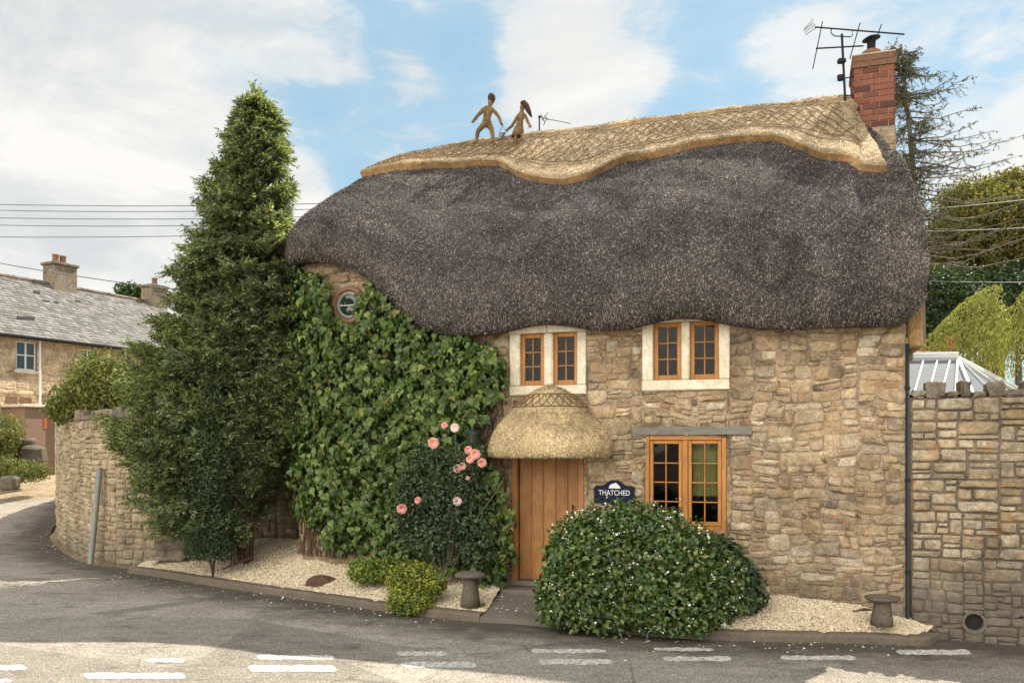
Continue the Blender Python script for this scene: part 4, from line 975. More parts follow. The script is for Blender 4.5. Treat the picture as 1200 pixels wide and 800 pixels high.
for px, py, r in ((570.5, 140.5, .058),):
    q = PL(px, py, FN); mb.lathe([(r, -.012), (r+.006, 0), (r, .012)], tuple(q), 14, 0, 1.05, .95)
wbuild(mb, 'belt', M_HAIR, boy)
girl_b = PL(609, 172, FN); girl = empty('straw_figure', tuple(girl_b), 'smaller straw girl in a flared skirt with dark flowing hair, on the roof ridge', 'straw figure')
J = {'hip': FJ(607.5, 151, .045), 'waist': FJ(609.5, 143, .038), 'chest': FJ(611, 136, .045), 'neck': FJ(612, 130.5, .018), 'head': FJ(611.5, 126.5, .032), 'top': FJ(612.5, 122.5, .028),
     'shl': FJ(607, 136, .024, -.03), 'ell': FJ(600.5, 147, .018, -.05), 'hal': FJ(592.5, 154, .015, -.04), 'shr': FJ(615, 134.5, .024, .04), 'elr': FJ(618.5, 142, .018, .05), 'har': FJ(622, 149.5, .015, .02),
     'hl': FJ(605, 157, .03, -.03), 'kl': FJ(604, 163, .024, -.06), 'al': FJ(602.5, 170, .017, -.08), 'fl': FJ(599, 171.5, .014, -.12), 'hr': FJ(611, 157, .03, .0), 'kr': FJ(613.5, 164, .024, -.04), 'ar': FJ(614.5, 172, .017, -.06), 'fr': FJ(611, 174, .014, -.12)}
skin_fig('body', J, E, M_FIGB, girl, girl_b)
mb = MB(); V = []; K = 18
for px, py, r in ((610.5, 138, .050), (609.8, 143, .046), (608.5, 148, .068), (607.5, 153, .090), (606.5, 160, .108), (606.5, 160.3, .095)):
    q = PL(px, py, FN)
    for j in range(K): t = 2*math.pi*j/K; V.append(q+np.array((r*math.cos(t), r*.8*math.sin(t), .006*math.cos(5*t)*(r > .08))))
mb.add(V, np.array([[i*K+j, i*K+(j+1) % K, (i+1)*K+(j+1) % K, (i+1)*K+j] for i in range(5) for j in range(K)])); wbuild(mb, 'dress', M_FIGB, girl, True)
mb = MB(); mb.tube([PL(610.5, 120.5, FN), PL(613.5, 120.8, FN), PL(617, 124.5, FN), PL(620, 131, FN), PL(623, 137.5, FN)], [.028, .055, .052, .038, .012], 10); wbuild(mb, 'hair', M_HAIR, girl, True)
for fg in (boy, girl):
    me = [c for c in fg.children if c.name.startswith('body')][0].data; vs_ = np.array([v.co[:] for v in me.vertices]); ns_ = np.array([v.normal[:] for v in me.vertices]); k = RG.integers(0, len(vs_), 260); mb = MB()
    X, Y, Z = frame(nz(ns_[k]*.5+RG.normal(0, .3, (260, 3))+np.array([0, 0, -.9])), ns_[k]); scatter(mb, T_SLV[0], T_SLV[1], vs_[k], X, Y, Z, np.stack([RG.uniform(.004, .008, 260), RG.uniform(.03, .07, 260), np.ones(260)], 1)); o = mb.build('straw_wisps', M_FIG, fg); o['kind'] = 'stuff'
q = PL(587.5, 160, FN-.03); pail = empty('pail', tuple(q), 'small dull metal pail hanging between the two straw figures', 'pail')
mb = MB(); K = 16; V = []
for r, z in ((.032, -.05), (.034, -.05), (.050, .045), (.054, .047), (.047, .04)):
    for j in range(K): t = 2*math.pi*j/K; V.append((r*math.cos(t)+.35*z, r*math.sin(t), z))
mb.add(V, [np.array([[i*K+j, i*K+(j+1) % K, (i+1)*K+(j+1) % K, (i+1)*K+j] for i in range(4) for j in range(K)]), np.array([list(range(K))])]); mb.build('bucket', M_ZINC, pail)
mb = MB(); h = [PL(589.5, 148, FN-.02)-q, np.array((.045, 0, .05)), ]; mb.tube([(-.033, 0, .047), (-.01, 0, .12), tuple(h[0]), (.05, 0, .12), (.066, 0, .047)], .004, 5); mb.build('handle', M_LEAD, pail)

# ------------------------------------------------------------------ sign and lantern on the wall
so = empty('house_sign', tuple(l2w(*[loc(720, 575, -.03)[0], -.03]))[:2]+(1.5,), 'navy house name sign with arched top between door and ground floor window', 'sign', TH)
so.location = l2w(loc(720, 575, -.03)[0], -.03, loc(720, 575, -.03)[1]); hw = .275
pr = [(-hw, -.16), (hw, -.16), (hw, .045), (hw-.03, .07), (.17, .072), (.13, .085), (.09, .12), (.05, .142), (0, .148), (-.05, .142), (-.09, .12), (-.13, .085), (-.17, .072), (-hw+.03, .07), (-hw, .045)]
mb = MB(); k = len(pr); mb.add([(x, -.012, z) for x, z in pr]+[(x, .012, z) for x, z in pr], [np.array([list(range(k))]), np.array([list(range(k, 2*k))]), np.array([[i, (i+1) % k, k+(i+1) % k, k+i] for i in range(k)])]); mb.build('board', M_NAVY, so)
mb = MB(); hp = [(-.075, .035), (.085, .035), (.075, .06), (.055, .085), (.035, .095), (.028, .112), (.012, .112), (.008, .10), (-.02, .098), (-.05, .085), (-.068, .06)]
k = len(hp); mb.add([(x, -.016, z) for x, z in hp]+[(x, -.0125, z) for x, z in hp], [np.array([list(range(k))]), np.array([[i, (i+1) % k, k+(i+1) % k, k+i] for i in range(k)])]); mb.build('painted_cottage', M_WHITE, so)
def text(body, size, x, z, par, name='lettering', m=None, ext=.0015):
    cd = bpy.data.curves.new(name, 'FONT'); cd.body = body; cd.size = size; cd.align_x = 'CENTER'; cd.extrude = ext
    o = bpy.data.objects.new(name, cd); C.objects.link(o)
    dg = bpy.context.evaluated_depsgraph_get(); me = bpy.data.meshes.new_from_object(o.evaluated_get(dg)); bpy.data.objects.remove(o); bpy.data.curves.remove(cd)
    me.transform(Matrix.Rotation(R(90), 4, 'X')); me.transform(Matrix.Scale(.82, 4, Vector((1, 0, 0)))); me.materials.append(m or M_WHITE); o = bpy.data.objects.new(name, me); C.objects.link(o); o.parent = par; o.location = (x, -.015, z); return o
text('THATCHED', .098, 0, -.055, so)
la = loc(554, 510, -.36); lo = empty('wall_lantern', tuple(l2w(la[0], -.36, la[1])), 'small dark green lantern on the wall left of the canopy', 'lantern', TH)
mb = MB(); mb.lathe([(0, .12), (.012, .115), (.02, .085), (.05, .065), (.088, .03), (.09, .02), (.06, .018)], (0, 0, 0), 12); mb.build('hood', M_LAMPG, lo)
mb = MB(); mb.lathe([(.045, -.12), (.06, .018)], (0, 0, 0), 6); mb.build('glass', M_GLD, lo)
mb = MB()
for j in range(6): t = j*math.pi/3; mb.tube([(.046*math.cos(t), .046*math.sin(t), -.12), (.061*math.cos(t), .061*math.sin(t), .018)], .005, 4)
mb.lathe([(0, -.15), (.03, -.14), (.048, -.12)], (0, 0, 0), 12); mb.tube([(0, .0, -.13), (0, .18, -.18), (0, .33, -.12)], .009, 6); mb.box(-.03, .03, .32, .355, -.2, -.05, bev=.008); mb.build('frame', M_LAMPG, lo)

# ------------------------------------------------------------------ right boundary wall
rwl = empty('boundary_wall', tuple(l2w(4.565, 0, 0)), 'squared stone wall with upright coping stones right of the cottage', 'wall', TH)
RH = 2.70; RL = 6.5
mb = MB(); zc_ = -.15+.0; hole = (1.02-.13, 1.02+.13, -.18+.12, -.18+.42)
hs_, hz_ = loc(1141, 728, 0); hole = (hs_-4.565-.10, hs_-4.565+.10, hz_-.10, hz_+.10)
rr = []; bsp(0, RL, .80, RH, [], rr, (.16, .40), (.09, .155)); rl = []; bsp(0, RL, -.45, .795, [hole], rl, (.12, .34), (.08, .16))
fm = lambda u, v: (np.stack([np.asarray(u, float), np.zeros(len(u)), np.asarray(v, float)], -1), np.tile((0., -1., 0.), (len(u), 1)))
fm2 = lambda u, v: (np.stack([np.asarray(u, float), np.full(len(u), -.03), np.asarray(v, float)], -1), np.tile((0., -1., 0.), (len(u), 1)))
rubble(mb, rr, fm, (.012, .03), .010, .012, .15); rubble(mb, rl, fm2, (.004, .018), .005, .02, .5)
mb.box(-.06, RL, .0, .40, -.5, RH, 1)
for (a, b, c, d) in ((0, hole[0], -.5, .80), (hole[1], RL, -.5, .80), (hole[0], hole[1], -.5, hole[2]), (hole[0], hole[1], hole[3], .80)): mb.box(a, b, -.03, -.001, c, d, 1)
mb.build('stonework', [ST_RW, MO_RW], rwl, smooth=True)
mb = MB(); x = 0.0; i = 0
while x < RL-.1:
    wd_ = random.uniform(.12, .26); hh = random.uniform(.12, .20) if i % 2 else random.uniform(.02, .09)
    mb.box(x+.006, x+wd_-.006, -.03, .38, RH-.002, RH+hh, bev=.022, jit=.012); x += wd_; i += 1
mb.build('coping', ST_CAP, rwl)
mb = MB(); ringlathe([(.135, -.05), (.10, -.045), (.095, .0), (.09, .25)], (hs_-4.565, 0, hz_), mb, 0, 20); V = [(hs_-4.565+.10*math.cos(t), .0-.001, hz_+.10*math.sin(t)) for t in np.linspace(0, 2*math.pi, 20, endpoint=False)]
mb.add(V, np.array([list(range(20))]), 1); mb.build('drain_outlet', [ST_RW, M_DARK], rwl)

# ------------------------------------------------------------------ left curved yard wall
LWs, _ = resample(smooth_line(np.array(LW)[::-1], 2), .10)
lw = empty('yard_wall', (-6.5, 14.95, 0), 'tall curved stone wall with weathered coping on the left street corner', 'wall')
base = np.array((-6.5, 14.95, 0))
lmap, ll = line_map(LWs); LH = 2.60
lmap2 = lambda u, v: ((lambda r: (r[0]-base, r[1]))(lmap(np.clip(u, 0, ll-.001), v)))
rr = []; bsp(.0, ll, .0, LH, [], rr, (.16, .42), (.09, .19))
mb = MB(); rubble(mb, rr, lmap2, (.008, .030), .008, .03, .45, lambda u, v: u > 7)
uu = np.linspace(0, ll, 130); P0, N0 = lmap(uu, 0*uu); G = []
for off_, z in ((0, -.4), (0, LH), (-.4, LH), (-.4, -.4)): q = P0-base-N0*(-off_) if False else P0-base+N0*off_; q = q.copy(); q[:, 2] = z; G.append(q)
mb.grid(np.stack(G, 1), 1); mb.build('stonework', [ST_LW, MO_COT], lw, smooth=True)
mb = MB(); u = 0.0
while u < ll-.3:
    wd_ = random.uniform(.09, .20); P, Nn = lmap([u+wd_/2], [0]); P = P[0]-base; n_ = Nn[0]; t_ = np.array((-n_[1], n_[0], 0)); h_ = random.uniform(.06, .24)
    m2 = MB(); m2.box(-wd_/2+.006, wd_/2-.006, -.42, .03, LH-.01, LH+h_, bev=.03, jit=.012); V = m2.V[0]
    W_ = P+np.outer(V[:, 0], t_)+np.outer(V[:, 1], n_)+np.outer(V[:, 2], (0, 0, 1)); W_[:, 2] = V[:, 2]
    for (k_, m_), l_ in m2.F.items():
        pass
    mb.add(W_, [np.concatenate(l_) for l_ in m2.F.values()]); u += wd_
mb.build('coping', ST_CAP, lw)
# leaning metal post
pb = on_ground(106, 660, 0); pt = at(117, 549, pb[1]+.05)
po = MB(); po.tube([pb, pt], .052, 14); po.tube([pt, pt+np.array((.001, 0, .012))], .056, 14); o = po.build('metal_post', M_POST, None, True)
tag(o, 'grey metal post leaning against the curved yard wall', 'post')

# ------------------------------------------------------------------ plants
def leaves_on(mb, P, Nn, size, tmpl=T_LEAF, m=0, down=.5, spread=.7, asp=(.8, 1.2), width=1.0):
    n = len(P); tip = nz(np.array([0, 0, -1.0])*down+RG.normal(0, spread, (n, 3))+Nn*.35)
    nor = nz(Nn+RG.normal(0, .45, (n, 3))+np.array([0, 0, .35])); X, Y, Z = frame(tip, nor)
    S_ = RG.uniform(*size, n); Sx = np.stack([S_*RG.uniform(*asp, n)*width, S_, S_], 1)
    scatter(mb, tmpl[0], tmpl[1], P, X, Y, Z, Sx, m)
def blob_pts(blobs, n, shell=(.72, 1.04), lump=.13, zmin=-9, inside=.62):
    """points spread through the outer shell of a set of ellipsoids (c, r)"""
    vol = np.array([b[3]*b[4]+b[4]*b[5]+b[3]*b[5] for b in blobs]); vol = vol/vol.sum(); P = []; Nn = []
    for bi, b in enumerate(blobs):
        k = int(n*vol[bi])+1; d = rdir(k); c = np.array(b[:3]); r = np.array(b[3:6])
        lf = 1+lump*sn(d[:, 0]*3+bi, d[:, 2]*3+d[:, 1]*2, 1.5, bi*1.7)
        q = c+d*r*(RG.uniform(*shell, k)*lf)[:, None]; nn = nz(d/r)
        ok = q[:, 2] > zmin
        for bj, b2 in enumerate(blobs):
            if bj != bi: ok &= ((((q-np.array(b2[:3]))/np.array(b2[3:6]))**2).sum(1) > inside**2)
        P.append(q[ok]); Nn.append(nn[ok])
    return np.concatenate(P), np.concatenate(Nn)
def stems(base, tops, r0, r1, bend=.1, sides=6):
    mb = MB()
    for t in tops:
        b = np.array(base, float); t = np.array(t, float); k = 6; pts = [b*(1-i/k)+t*(i/k)+np.array((random.gauss(0, bend), random.gauss(0, bend), 0))*math.sin(math.pi*i/k) for i in range(k+1)]
        mb.tube(pts, np.linspace(r0, r1, k+1), sides)
    return mb
def off_build(mb, name, m, par, base, smooth=False): mb.V = [v-np.asarray(base) for v in mb.V]; return mb.build(name, m, par, smooth)

# big conifer -----------------------------------------------------------------
cb = np.array((-4.24, 13.62, .38)); con = empty('conifer_tree', tuple(cb), 'tall shaggy dark green conifer in front of the cottage corner', 'conifer')
YC = 13.6
rows = [(116, 300, 300), (126, 292, 308), (140, 281, 322), (160, 262, 340), (200, 246, 344), (240, 223, 348), (300, 206, 350), (340, 193, 362), (400, 166, 368), (450, 150, 374), (500, 131, 378), (516, 131, 366), (532, 136, 296), (560, 142, 284), (600, 160, 274), (640, 205, 258)]
cz_ = np.array([at(0, r[0], YC)[2] for r in rows])[::-1]; cl_ = np.array([(r[1]-600)/F*YC for r in rows])[::-1]; cr_ = np.array([(r[2]+(11 if r[0] > 330 else 3)-600)/F*YC for r in rows])[::-1]
mb = MB(); NB = 330; sprP = []; sprD = []; sprN = []; wood = MB()
for i in range(NB+46):
    f = min((i+random.random())/NB, .99); z = .55+(7.45-.55)*f**.92; az = i*2.39996+random.gauss(0, .25)
    if math.sin(az) > .45 and random.random() < .25: az = -az
    L_, R_ = np.interp(z, cz_, cl_), np.interp(z, cz_, cr_); xc = (L_+R_)/2; rx = (R_-L_)/2*np.interp(z, [.5, 3.5, 5.5, 7.8], [1.16, 1.12, .84, .62]); ry = min(max(rx*.9, .05), .88) if math.sin(az) < .1 else min(rx*1.25, 1.65)
    k = (random.uniform(.70, 1.0) if random.random() < .75 else random.uniform(1.0, 1.16))*(1+.10*math.sin(z*5.3+az*2)); dx, dy = math.cos(az), math.sin(az)
    if i >= NB: tip_px = (random.uniform(325, 380), random.uniform(395, 508)); z = EYE+(HOR-tip_px[1])/F*12.95
    trunkx = np.interp(z, [0, 8.3], [-4.24, -4.08]); org = np.array((trunkx, YC, z-.45*rx+.05)); tip = np.array((xc+rx*k*dx, YC+ry*k*dy, z+.06))
    if i >= NB: tip = at(*tip_px, 12.95+random.uniform(-.15, .2)); rx = .75; dx, dy = .75, -.66
    d = tip-org; ln = np.linalg.norm(d)+1e-6; side = np.array((-dy, dx, 0))
    wood.tube([org, org+d*.5-np.array((0, 0, .04)), org+d*.9], [.022, .014, .004], 5, cap=False)
    padw = .09+.36*rx; nsub = int(14+20*rx)
    for q in range(nsub):
        t0 = .30+.62*(q+random.random())/nsub; sd = 1 if q % 2 else -1; reach = padw*(1.25-t0)*random.uniform(.5, 1.1)
        a_ = org+d*t0+np.array((0, 0, .12*math.sin(t0*math.pi))); sdir = nz(side*sd*reach+d/ln*reach*.9+np.array((0, 0, random.uniform(-.30, .12)*reach)))
        ns = max(3, int(reach/.045))
        for j in range(ns):
            u_ = (j+random.random())/ns; c = a_+sdir*reach*u_+np.array((0, 0, -.10*u_*u_*reach*4*random.random()))
            sprP.append(c); sprD.append(sdir+RG.normal(0, .35, 3)+np.array((0, 0, -.15))); sprN.append(np.array((dx*.7, dy*.7, .9))+RG.normal(0, .45, 3))
for i in range(260):     # leader and top shoots
    z = random.uniform(6.7, 7.85); w_ = (7.9-z)*.22; az = random.uniform(0, 6.28); sprP.append(np.array((-4.08+w_*math.cos(az)*random.random(), YC+w_*math.sin(az)*random.random(), z-.1))); sprD.append(np.array((math.cos(az)*.5, math.sin(az)*.5, random.uniform(.2, 1)))); sprN.append(rdir(1)[0])
sprP, sprD, sprN = np.array(sprP), nz(np.array(sprD)), nz(np.array(sprN))
n = len(sprP); NL = 9; print('sprays', n)
X, Y, Z = frame(sprD, sprN); SL = RG.uniform(.10, .24, n)
for j in range(NL):
    t = j/NL; sd = (-1 if j % 2 else 1); ang = RG.uniform(.35, .95, n)*sd*(1-t*.6)
    D = nz(Y*np.cos(ang)[:, None]+X*np.sin(ang)[:, None]+Z*RG.uniform(-.35, .35, n)[:, None]-np.array([0, 0, .12]))
    P = sprP+Y*(SL*t)[:, None]+RG.normal(0, .006, (n, 3)); LX, LY, LZ = frame(D, Z+RG.normal(0, .35, (n, 3)))
    l = SL*RG.uniform(.32, .55, n)*(1-t*.35); scatter(mb, T_DIA[0], T_DIA[1], P, LX, LY, LZ, np.stack([l*.36, l, l], 1))
# inner foliage
n = 13000; z = .9+6.1*RG.random(n)**1.2; az = RG.uniform(0, 2*np.pi, n); L_, R_ = np.interp(z, cz_, cl_), np.interp(z, cz_, cr_); rr_ = RG.uniform(.08, .58, n)
P = np.stack([(L_+R_)/2+(R_-L_)/2*rr_*np.cos(az), YC+np.minimum((R_-L_)/2, 1.3)*rr_*np.sin(az), z], -1)
LX, LY, LZ = frame(rdir(n), rdir(n)); l = RG.uniform(.06, .14, n); scatter(mb, T_DIA[0], T_DIA[1], P, LX, LY, LZ, np.stack([l*.5, l, l], 1))
off_build(mb, 'foliage', L_CON, con, cb)
tw = [np.array((-4.24, 13.62, .25)), np.array((-4.23, 13.6, 1.3)), np.array((-4.22, 13.6, 2.6)), np.array((-4.16, 13.6, 5.0)), np.array((-4.08, 13.6, 7.4))]
wood.tube(tw, [.060, .05, .045, .035, .012], 10); wood.tube([(-4.34, 13.58, .28), (-4.30, 13.55, 1.2), (-4.36, 13.55, 2.4)], [.035, .03, .022], 8); wood.tube([(-4.17, 13.66, .28), (-4.13, 13.64, 1.5), (-4.0, 13.6, 2.6)], [.032, .028, .02], 8)
for (x0, z0_, x1, y1, z1_) in ((-4.52, .80, -4.20, 13.05, .31), (-4.47, .74, -4.25, 13.0, .29), (-4.40, .86, -4.24, 13.1, .30), (-4.44, .62, -4.29, 13.05, .28), (-4.10, .36, -4.40, 12.95, .25)):
    wood.tube([(x0, 13.4, z0_), ((x0+x1)/2+.02, 13.25, (z0_+z1_)/2+.02), (x1, y1, z1_)], [.022, .02, .016], 6)
off_build(wood, 'trunk', M_BARK, con, cb, True)

# dark blue-green shrub in front of the conifer
jb = np.array((-4.58, 13.08, .22)); jun = empty('juniper_shrub', tuple(jb), 'dense blue-green column shrub under the left side of the conifer', 'shrub')
P, Nn = blob_pts([(-4.62, 12.95, 1.55, .30, .28, 1.0), (-4.52, 12.9, 2.25, .26, .26, .85), (-4.74, 13.0, 1.0, .26, .26, .55), (-4.50, 12.95, .72, .24, .22, .46), (-4.60, 13.0, .46, .28, .24, .32), (-4.78, 13.1, .55, .22, .22, .34), (-4.76, 12.98, 1.85, .22, .22, .6)], 15000, (.55, 1.2), .28, .38, .4)
mb = MB(); leaves_on(mb, P, Nn, (.035, .075), T_DIA, 0, -.4, .6, (.28, .45)); off_build(mb, 'foliage', L_JUN, jun, jb)
off_build(stems(jb-np.array((0, 0, .1)), [(-4.62, 12.98, 2.0), (-4.5, 12.95, 2.6), (-4.75, 13.0, 1.3)], .014, .006), 'stem', M_BARK, jun, jb)

# creeper on the facade -------------------------------------------------------
def in_poly(px, py, poly):
    x, y = px, py; c = np.zeros(len(x), bool); j = len(poly)-1
    for i in range(len(poly)):
        xi, yi = poly[i]; xj, yj = poly[j]; c ^= ((yi > y) != (yj > y)) & (x < (xj-xi)*(y-yi)/(yj-yi+1e-9)+xi); j = i
    return c
crb = l2w(-2.4, -.05, .40); crp = empty('wall_creeper', tuple(crb), 'thick green creeper covering the left half of the cottage front', 'creeper', TH)
poly = [(318, 322), (345, 316), (375, 320), (387, 336), (384, 350), (390, 372), (405, 379), (416, 372), (418, 352), (428, 331), (442, 338), (472, 366), (500, 388), (540, 393), (578, 406), (592, 425), (590, 450), (574, 478), (556, 505), (560, 520), (578, 545), (590, 570), (600, 610), (598, 650), (586, 690), (556, 688), (540, 668), (500, 658), (450, 648), (405, 646), (384, 640), (360, 612), (325, 590), (300, 560), (298, 400)]
def wall_n(s): return np.interp(-s, [3.35, 3.95, 4.3, 4.52, 4.6], [0, .22, .62, 1.2, 2.0])
def creep_pts(n, dmin, dmax):
    px = RG.uniform(295, 605, n); py = RG.uniform(312, 695, n); k = in_poly(px, py, poly)
    # ragged edge: thin out by clumps
    px, py = px[k], py[k]; px2 = px+9*sn(py*.06, px*.05, 1.6); py2 = py+7*sn(px*.07, py*.05, 1.3, 3)
    dp = RG.uniform(dmin, dmax, len(px))*(.45+.6*np.clip(1+sn(px*.05, py*.045, 1.2, 2), 0, 2))
    out = []
    s = np.zeros(len(px)); n_ = -dp
    for _ in range(6):
        t = (px2-600)/F; s = (t*(CY+cu*n_)-CX+su*n_)/(cu-su*t); n_ = wall_n(np.clip(s, -4.6, 9))-dp
    s = np.clip(s, -4.75, 9)
    Y_ = CY+su*s+cu*n_; z = EYE+(HOR-py2)/F*Y_
    P = np.stack([s, n_, z], -1); ang = np.interp(-s, [3.2, 4.6], [0, 1.35]); Nn = np.stack([-np.sin(ang), -np.cos(ang), 0*ang], -1)
    return P, Nn, px, py
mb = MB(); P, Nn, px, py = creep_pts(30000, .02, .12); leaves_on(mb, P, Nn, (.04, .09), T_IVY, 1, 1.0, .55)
P, Nn, px, py = creep_pts(21000, .10, .36)
gust = sn(px*.022, py*.026, 1.4, 5)[:, None]*np.array([.5, -.3, 0]); tip = nz(np.array([0, 0, -1.0])+gust+RG.normal(0, .38, (len(P), 3))); nor = nz(Nn+np.array([0, 0, .55])+RG.normal(0, .33, (len(P), 3))); X, Y, Z = frame(tip, nor)
S_ = .040+.10*RG.random(len(P))**1.4*(1+.35*sn(px*.03, py*.04, 1.3, 1)); scatter(mb, T_IVY[0], T_IVY[1], P, X, Y, Z, np.stack([S_*RG.uniform(.7, 1.0, len(P)), S_, S_], 1), 0)
off_l = np.array((-2.4, -.05, .40)); mb.V = [v-off_l for v in mb.V]; mb.build('foliage', [L_CRP, L_CRD], crp)
mb = MB()
for i in range(46):
    s0_ = random.uniform(-4.3, -.75); x = s0_; pts = []; top = min(float(ze(s0_))-.3, random.uniform(1.6, 4.0)); z = .25 + .2*(s0_ < -1.5)
    while z < top: pts.append((x, float(wall_n(np.array(x)))-.035, z)); z += .15; x += random.gauss(0, .035); x = min(x, -.6)
    if len(pts) > 2: mb.tube(np.array(pts)-off_l, np.linspace(.014, .005, len(pts)), 5)
for i in range(26):  # bare stems by the window and door
    x = random.uniform(-.95, -.55); z = random.uniform(1.0, 2.4); pts = []
    for k in range(random.randint(5, 12)): pts.append((x, -.03, z)); x += random.gauss(0, .03); z += random.uniform(.04, .14); x = min(x, -.54)
    mb.tube(np.array(pts)-off_l, .005, 4)
mb.build('stems', M_BARK, crp)

# rose bush -------------------------------------------------------------------
rb = l2w(-1.35, -.42, .25); ros = empty('rose_bush', tuple(rb), 'dark leaved rose bush with pink blooms against the creeper', 'rose bush')
def LP(px, py, n): return PL(px, py, n)
bl = []
for (px, py, rx, rz) in ((505, 560, 34, 48), (535, 580, 34, 46), (480, 590, 22, 42), (515, 625, 48, 38), (560, 620, 26, 44), (545, 545, 22, 26)):
    c = LP(px, py, -.42); bl.append((c[0], c[1], c[2], rx*.0119, .26, rz*.0119))
P, Nn = blob_pts(bl, 9500, (.45, 1.1), .2, .3, .3); mb = MB(); leaves_on(mb, P, Nn, (.035, .075), T_LEAF, 0, .4, .8); off_build(mb, 'foliage', L_ROS, ros, rb)
mb = MB()
for (px, py) in ((508, 519), (533, 504), (556, 532), (541, 548), (471, 596), (536, 587), (590, 556), (490, 586)):
    b = rb; t = LP(px, py+3, -.58); k = 7; mb.tube([b*(1-i/k)+t*(i/k)+np.array((math.sin(i*1.3)*.03, 0, .05*math.sin(math.pi*i/k))) for i in range(k+1)], np.linspace(.014, .004, k+1), 5)
off_build(mb, 'stem', M_BARKG, ros, rb)
def rose(px, py, r, m, par=ros, base=rb):
    c = LP(px, py, -.66); mb = MB()
    for ring_, (k, rad, up) in enumerate(((7, 1.0, .25), (6, .75, .6), (5, .45, 1.1), (3, .2, 1.6))):
        for j in range(k):
            t = 2*math.pi*j/k+ring_*.5; out = np.array((math.cos(t), -.75, math.sin(t))); tip = nz(np.array((math.cos(t), -up*.9, math.sin(t)))); nor = nz(np.array((-math.cos(t)*up, -1, -math.sin(t)*up)))
            X, Y, Z = frame(tip[None], nor[None]); scatter(mb, [(0,0,0),(-.5,.45,.08),(-.35,.95,.0),(0,1.05,-.1),(.35,.95,.0),(.5,.45,.08),(0,.5,-.12)], T_LEAF[1], (c+nor*.004*ring_)[None], X, Y, Z, np.array([r*(.75+.25*rad)]))
    off_build(mb, 'rose_bloom', m, par, base)
for a in [(508, 519, .075, M_ROSE), (533, 501, .06, M_ROSW), (521, 498, .045, M_ROSE), (549, 527, .055, M_ROSE), (557, 532, .07, M_ROSE), (551, 538, .055, M_ROSE), (565, 542, .06, M_ROSE), (536, 549, .055, M_ROSE), (542, 546, .05, M_ROSE), (471, 596, .072, M_ROSE), (490, 586, .05, M_ROSE), (536, 587, .06, M_ROSW), (548, 560, .028, M_ROSE)]: rose(*a)

# lady's mantle clumps --------------------------------------------------------
def clump(name, label, specs, nl, nf, group=None):
    c0 = np.array(specs[0][:3]); zb_ = min(s[2]-s[5] for s in specs)+.05; base = np.array((c0[0], c0[1], max(zb_, .02))); e = empty(name, tuple(base), label, 'plant', 0, group)
    P, Nn = blob_pts(specs, nl, (.5, 1.05), .15, base[2]-.02, .4); mb = MB(); leaves_on(mb, P, Nn, (.035, .07), T_IVY, 0, .2, .7, (.9, 1.2)); off_build(mb, 'foliage', L_ALC, e, base)
    P, Nn = blob_pts(specs, nf, (.85, 1.18), .25, base[2]-.02, .7); mb = MB(); leaves_on(mb, P, Nn, (.012, .03), T_DIA, 0, 0, 1.0, (.8, 1.2)); o = off_build(mb, 'flowers', L_YEL, e, base); o['kind'] = 'stuff'
def bl_at(px, py, Y, rx, ry, rz): c = at(px, py, Y); return (c[0], c[1], c[2], rx, ry, rz)
clump('flowering_clump', 'lime green flowering clump on the gravel nearer the creeper', [bl_at(430, 668, 11.75, .24, .22, .17), bl_at(456, 667, 11.7, .16, .2, .15)], 2200, 2600)
clump('flowering_clump', 'larger lime green flowering clump spilling over the kerb beside the mushroom shaped stone', [bl_at(484, 686, 10.95, .30, .26, .27), bl_at(480, 704, 10.72, .26, .2, .17), bl_at(508, 683, 10.95, .16, .2, .14)], 2600, 7500)
clump('seedling', 'small green tuft at the foot of the mushroom shaped stone', [bl_at(566, 714, 10.75, .10, .08, .06)], 220, 120)

# white flowered bush ---------------------------------------------------------
bb = np.array((1.55, 10.15, .1)); bs = empty('flowering_bush', tuple(bb), 'large rounded green bush dotted with small white flowers under the ground floor window', 'bush')
bl = [(1.22, 10.0, .78, .66, .50, .66), (.80, 10.02, .62, .42, .42, .62), (1.70, 9.98, .72, .62, .48, .62), (2.12, 10.0, .55, .44, .40, .56), (1.05, 9.75, .40, .60, .36, .42), (1.85, 9.68, .30, .50, .34, .38), (1.42, 10.05, 1.08, .50, .42, .36), (2.40, 10.1, .45, .36, .34, .42), (.92, 9.9, .96, .40, .36, .36), (.55, 9.85, .42, .26, .3, .36), (1.45, 9.66, .55, .36, .3, .4), (.75, 9.75, .80, .26, .26, .26), (1.95, 9.8, .78, .28, .28, .28), (1.2, 9.75, .95, .28, .25, .26)]
P, Nn = blob_pts(bl, 36000, (.66, 1.10), .22, .03, .62); mb = MB(); leaves_on(mb, P, Nn, (.04, .085), T_LEAF, 0, .15, .75, (.95, 1.35)); off_build(mb, 'foliage', L_BSH, bs, bb)
P, Nn = blob_pts(bl, 1050, (1.04, 1.2), .22, .03, .95); k = (Nn[:, 1] < .3); P, Nn = P[k], Nn[k]
P = P[(sn(P[:, 0]*3, P[:, 2]*4, 1.2) > -.45)|(RG.random(len(P)) < .25)]; cP = np.repeat(P, 3, 0)+RG.normal(0, .018, (len(P)*3, 3)); keep_ = RG.random(len(cP)) < .62; cP = cP[keep_]
mb = MB(); leaves_on(mb, cP, nz(np.tile((0, -1., .5), (len(cP), 1))), (.012, .029), T_IVY, 0, 0, .7, (.9, 1.3)); o = off_build(mb, 'flowers', M_FLW, bs, bb); o['kind'] = 'stuff'
off_build(stems(bb-np.array((0, 0, .05)), [(.9, 10, .9), (1.3, 10, 1.2), (1.8, 9.9, 1.0), (2.2, 10, .7), (1.5, 9.8, .7)], .03, .008), 'stem', M_BARK, bs, bb)
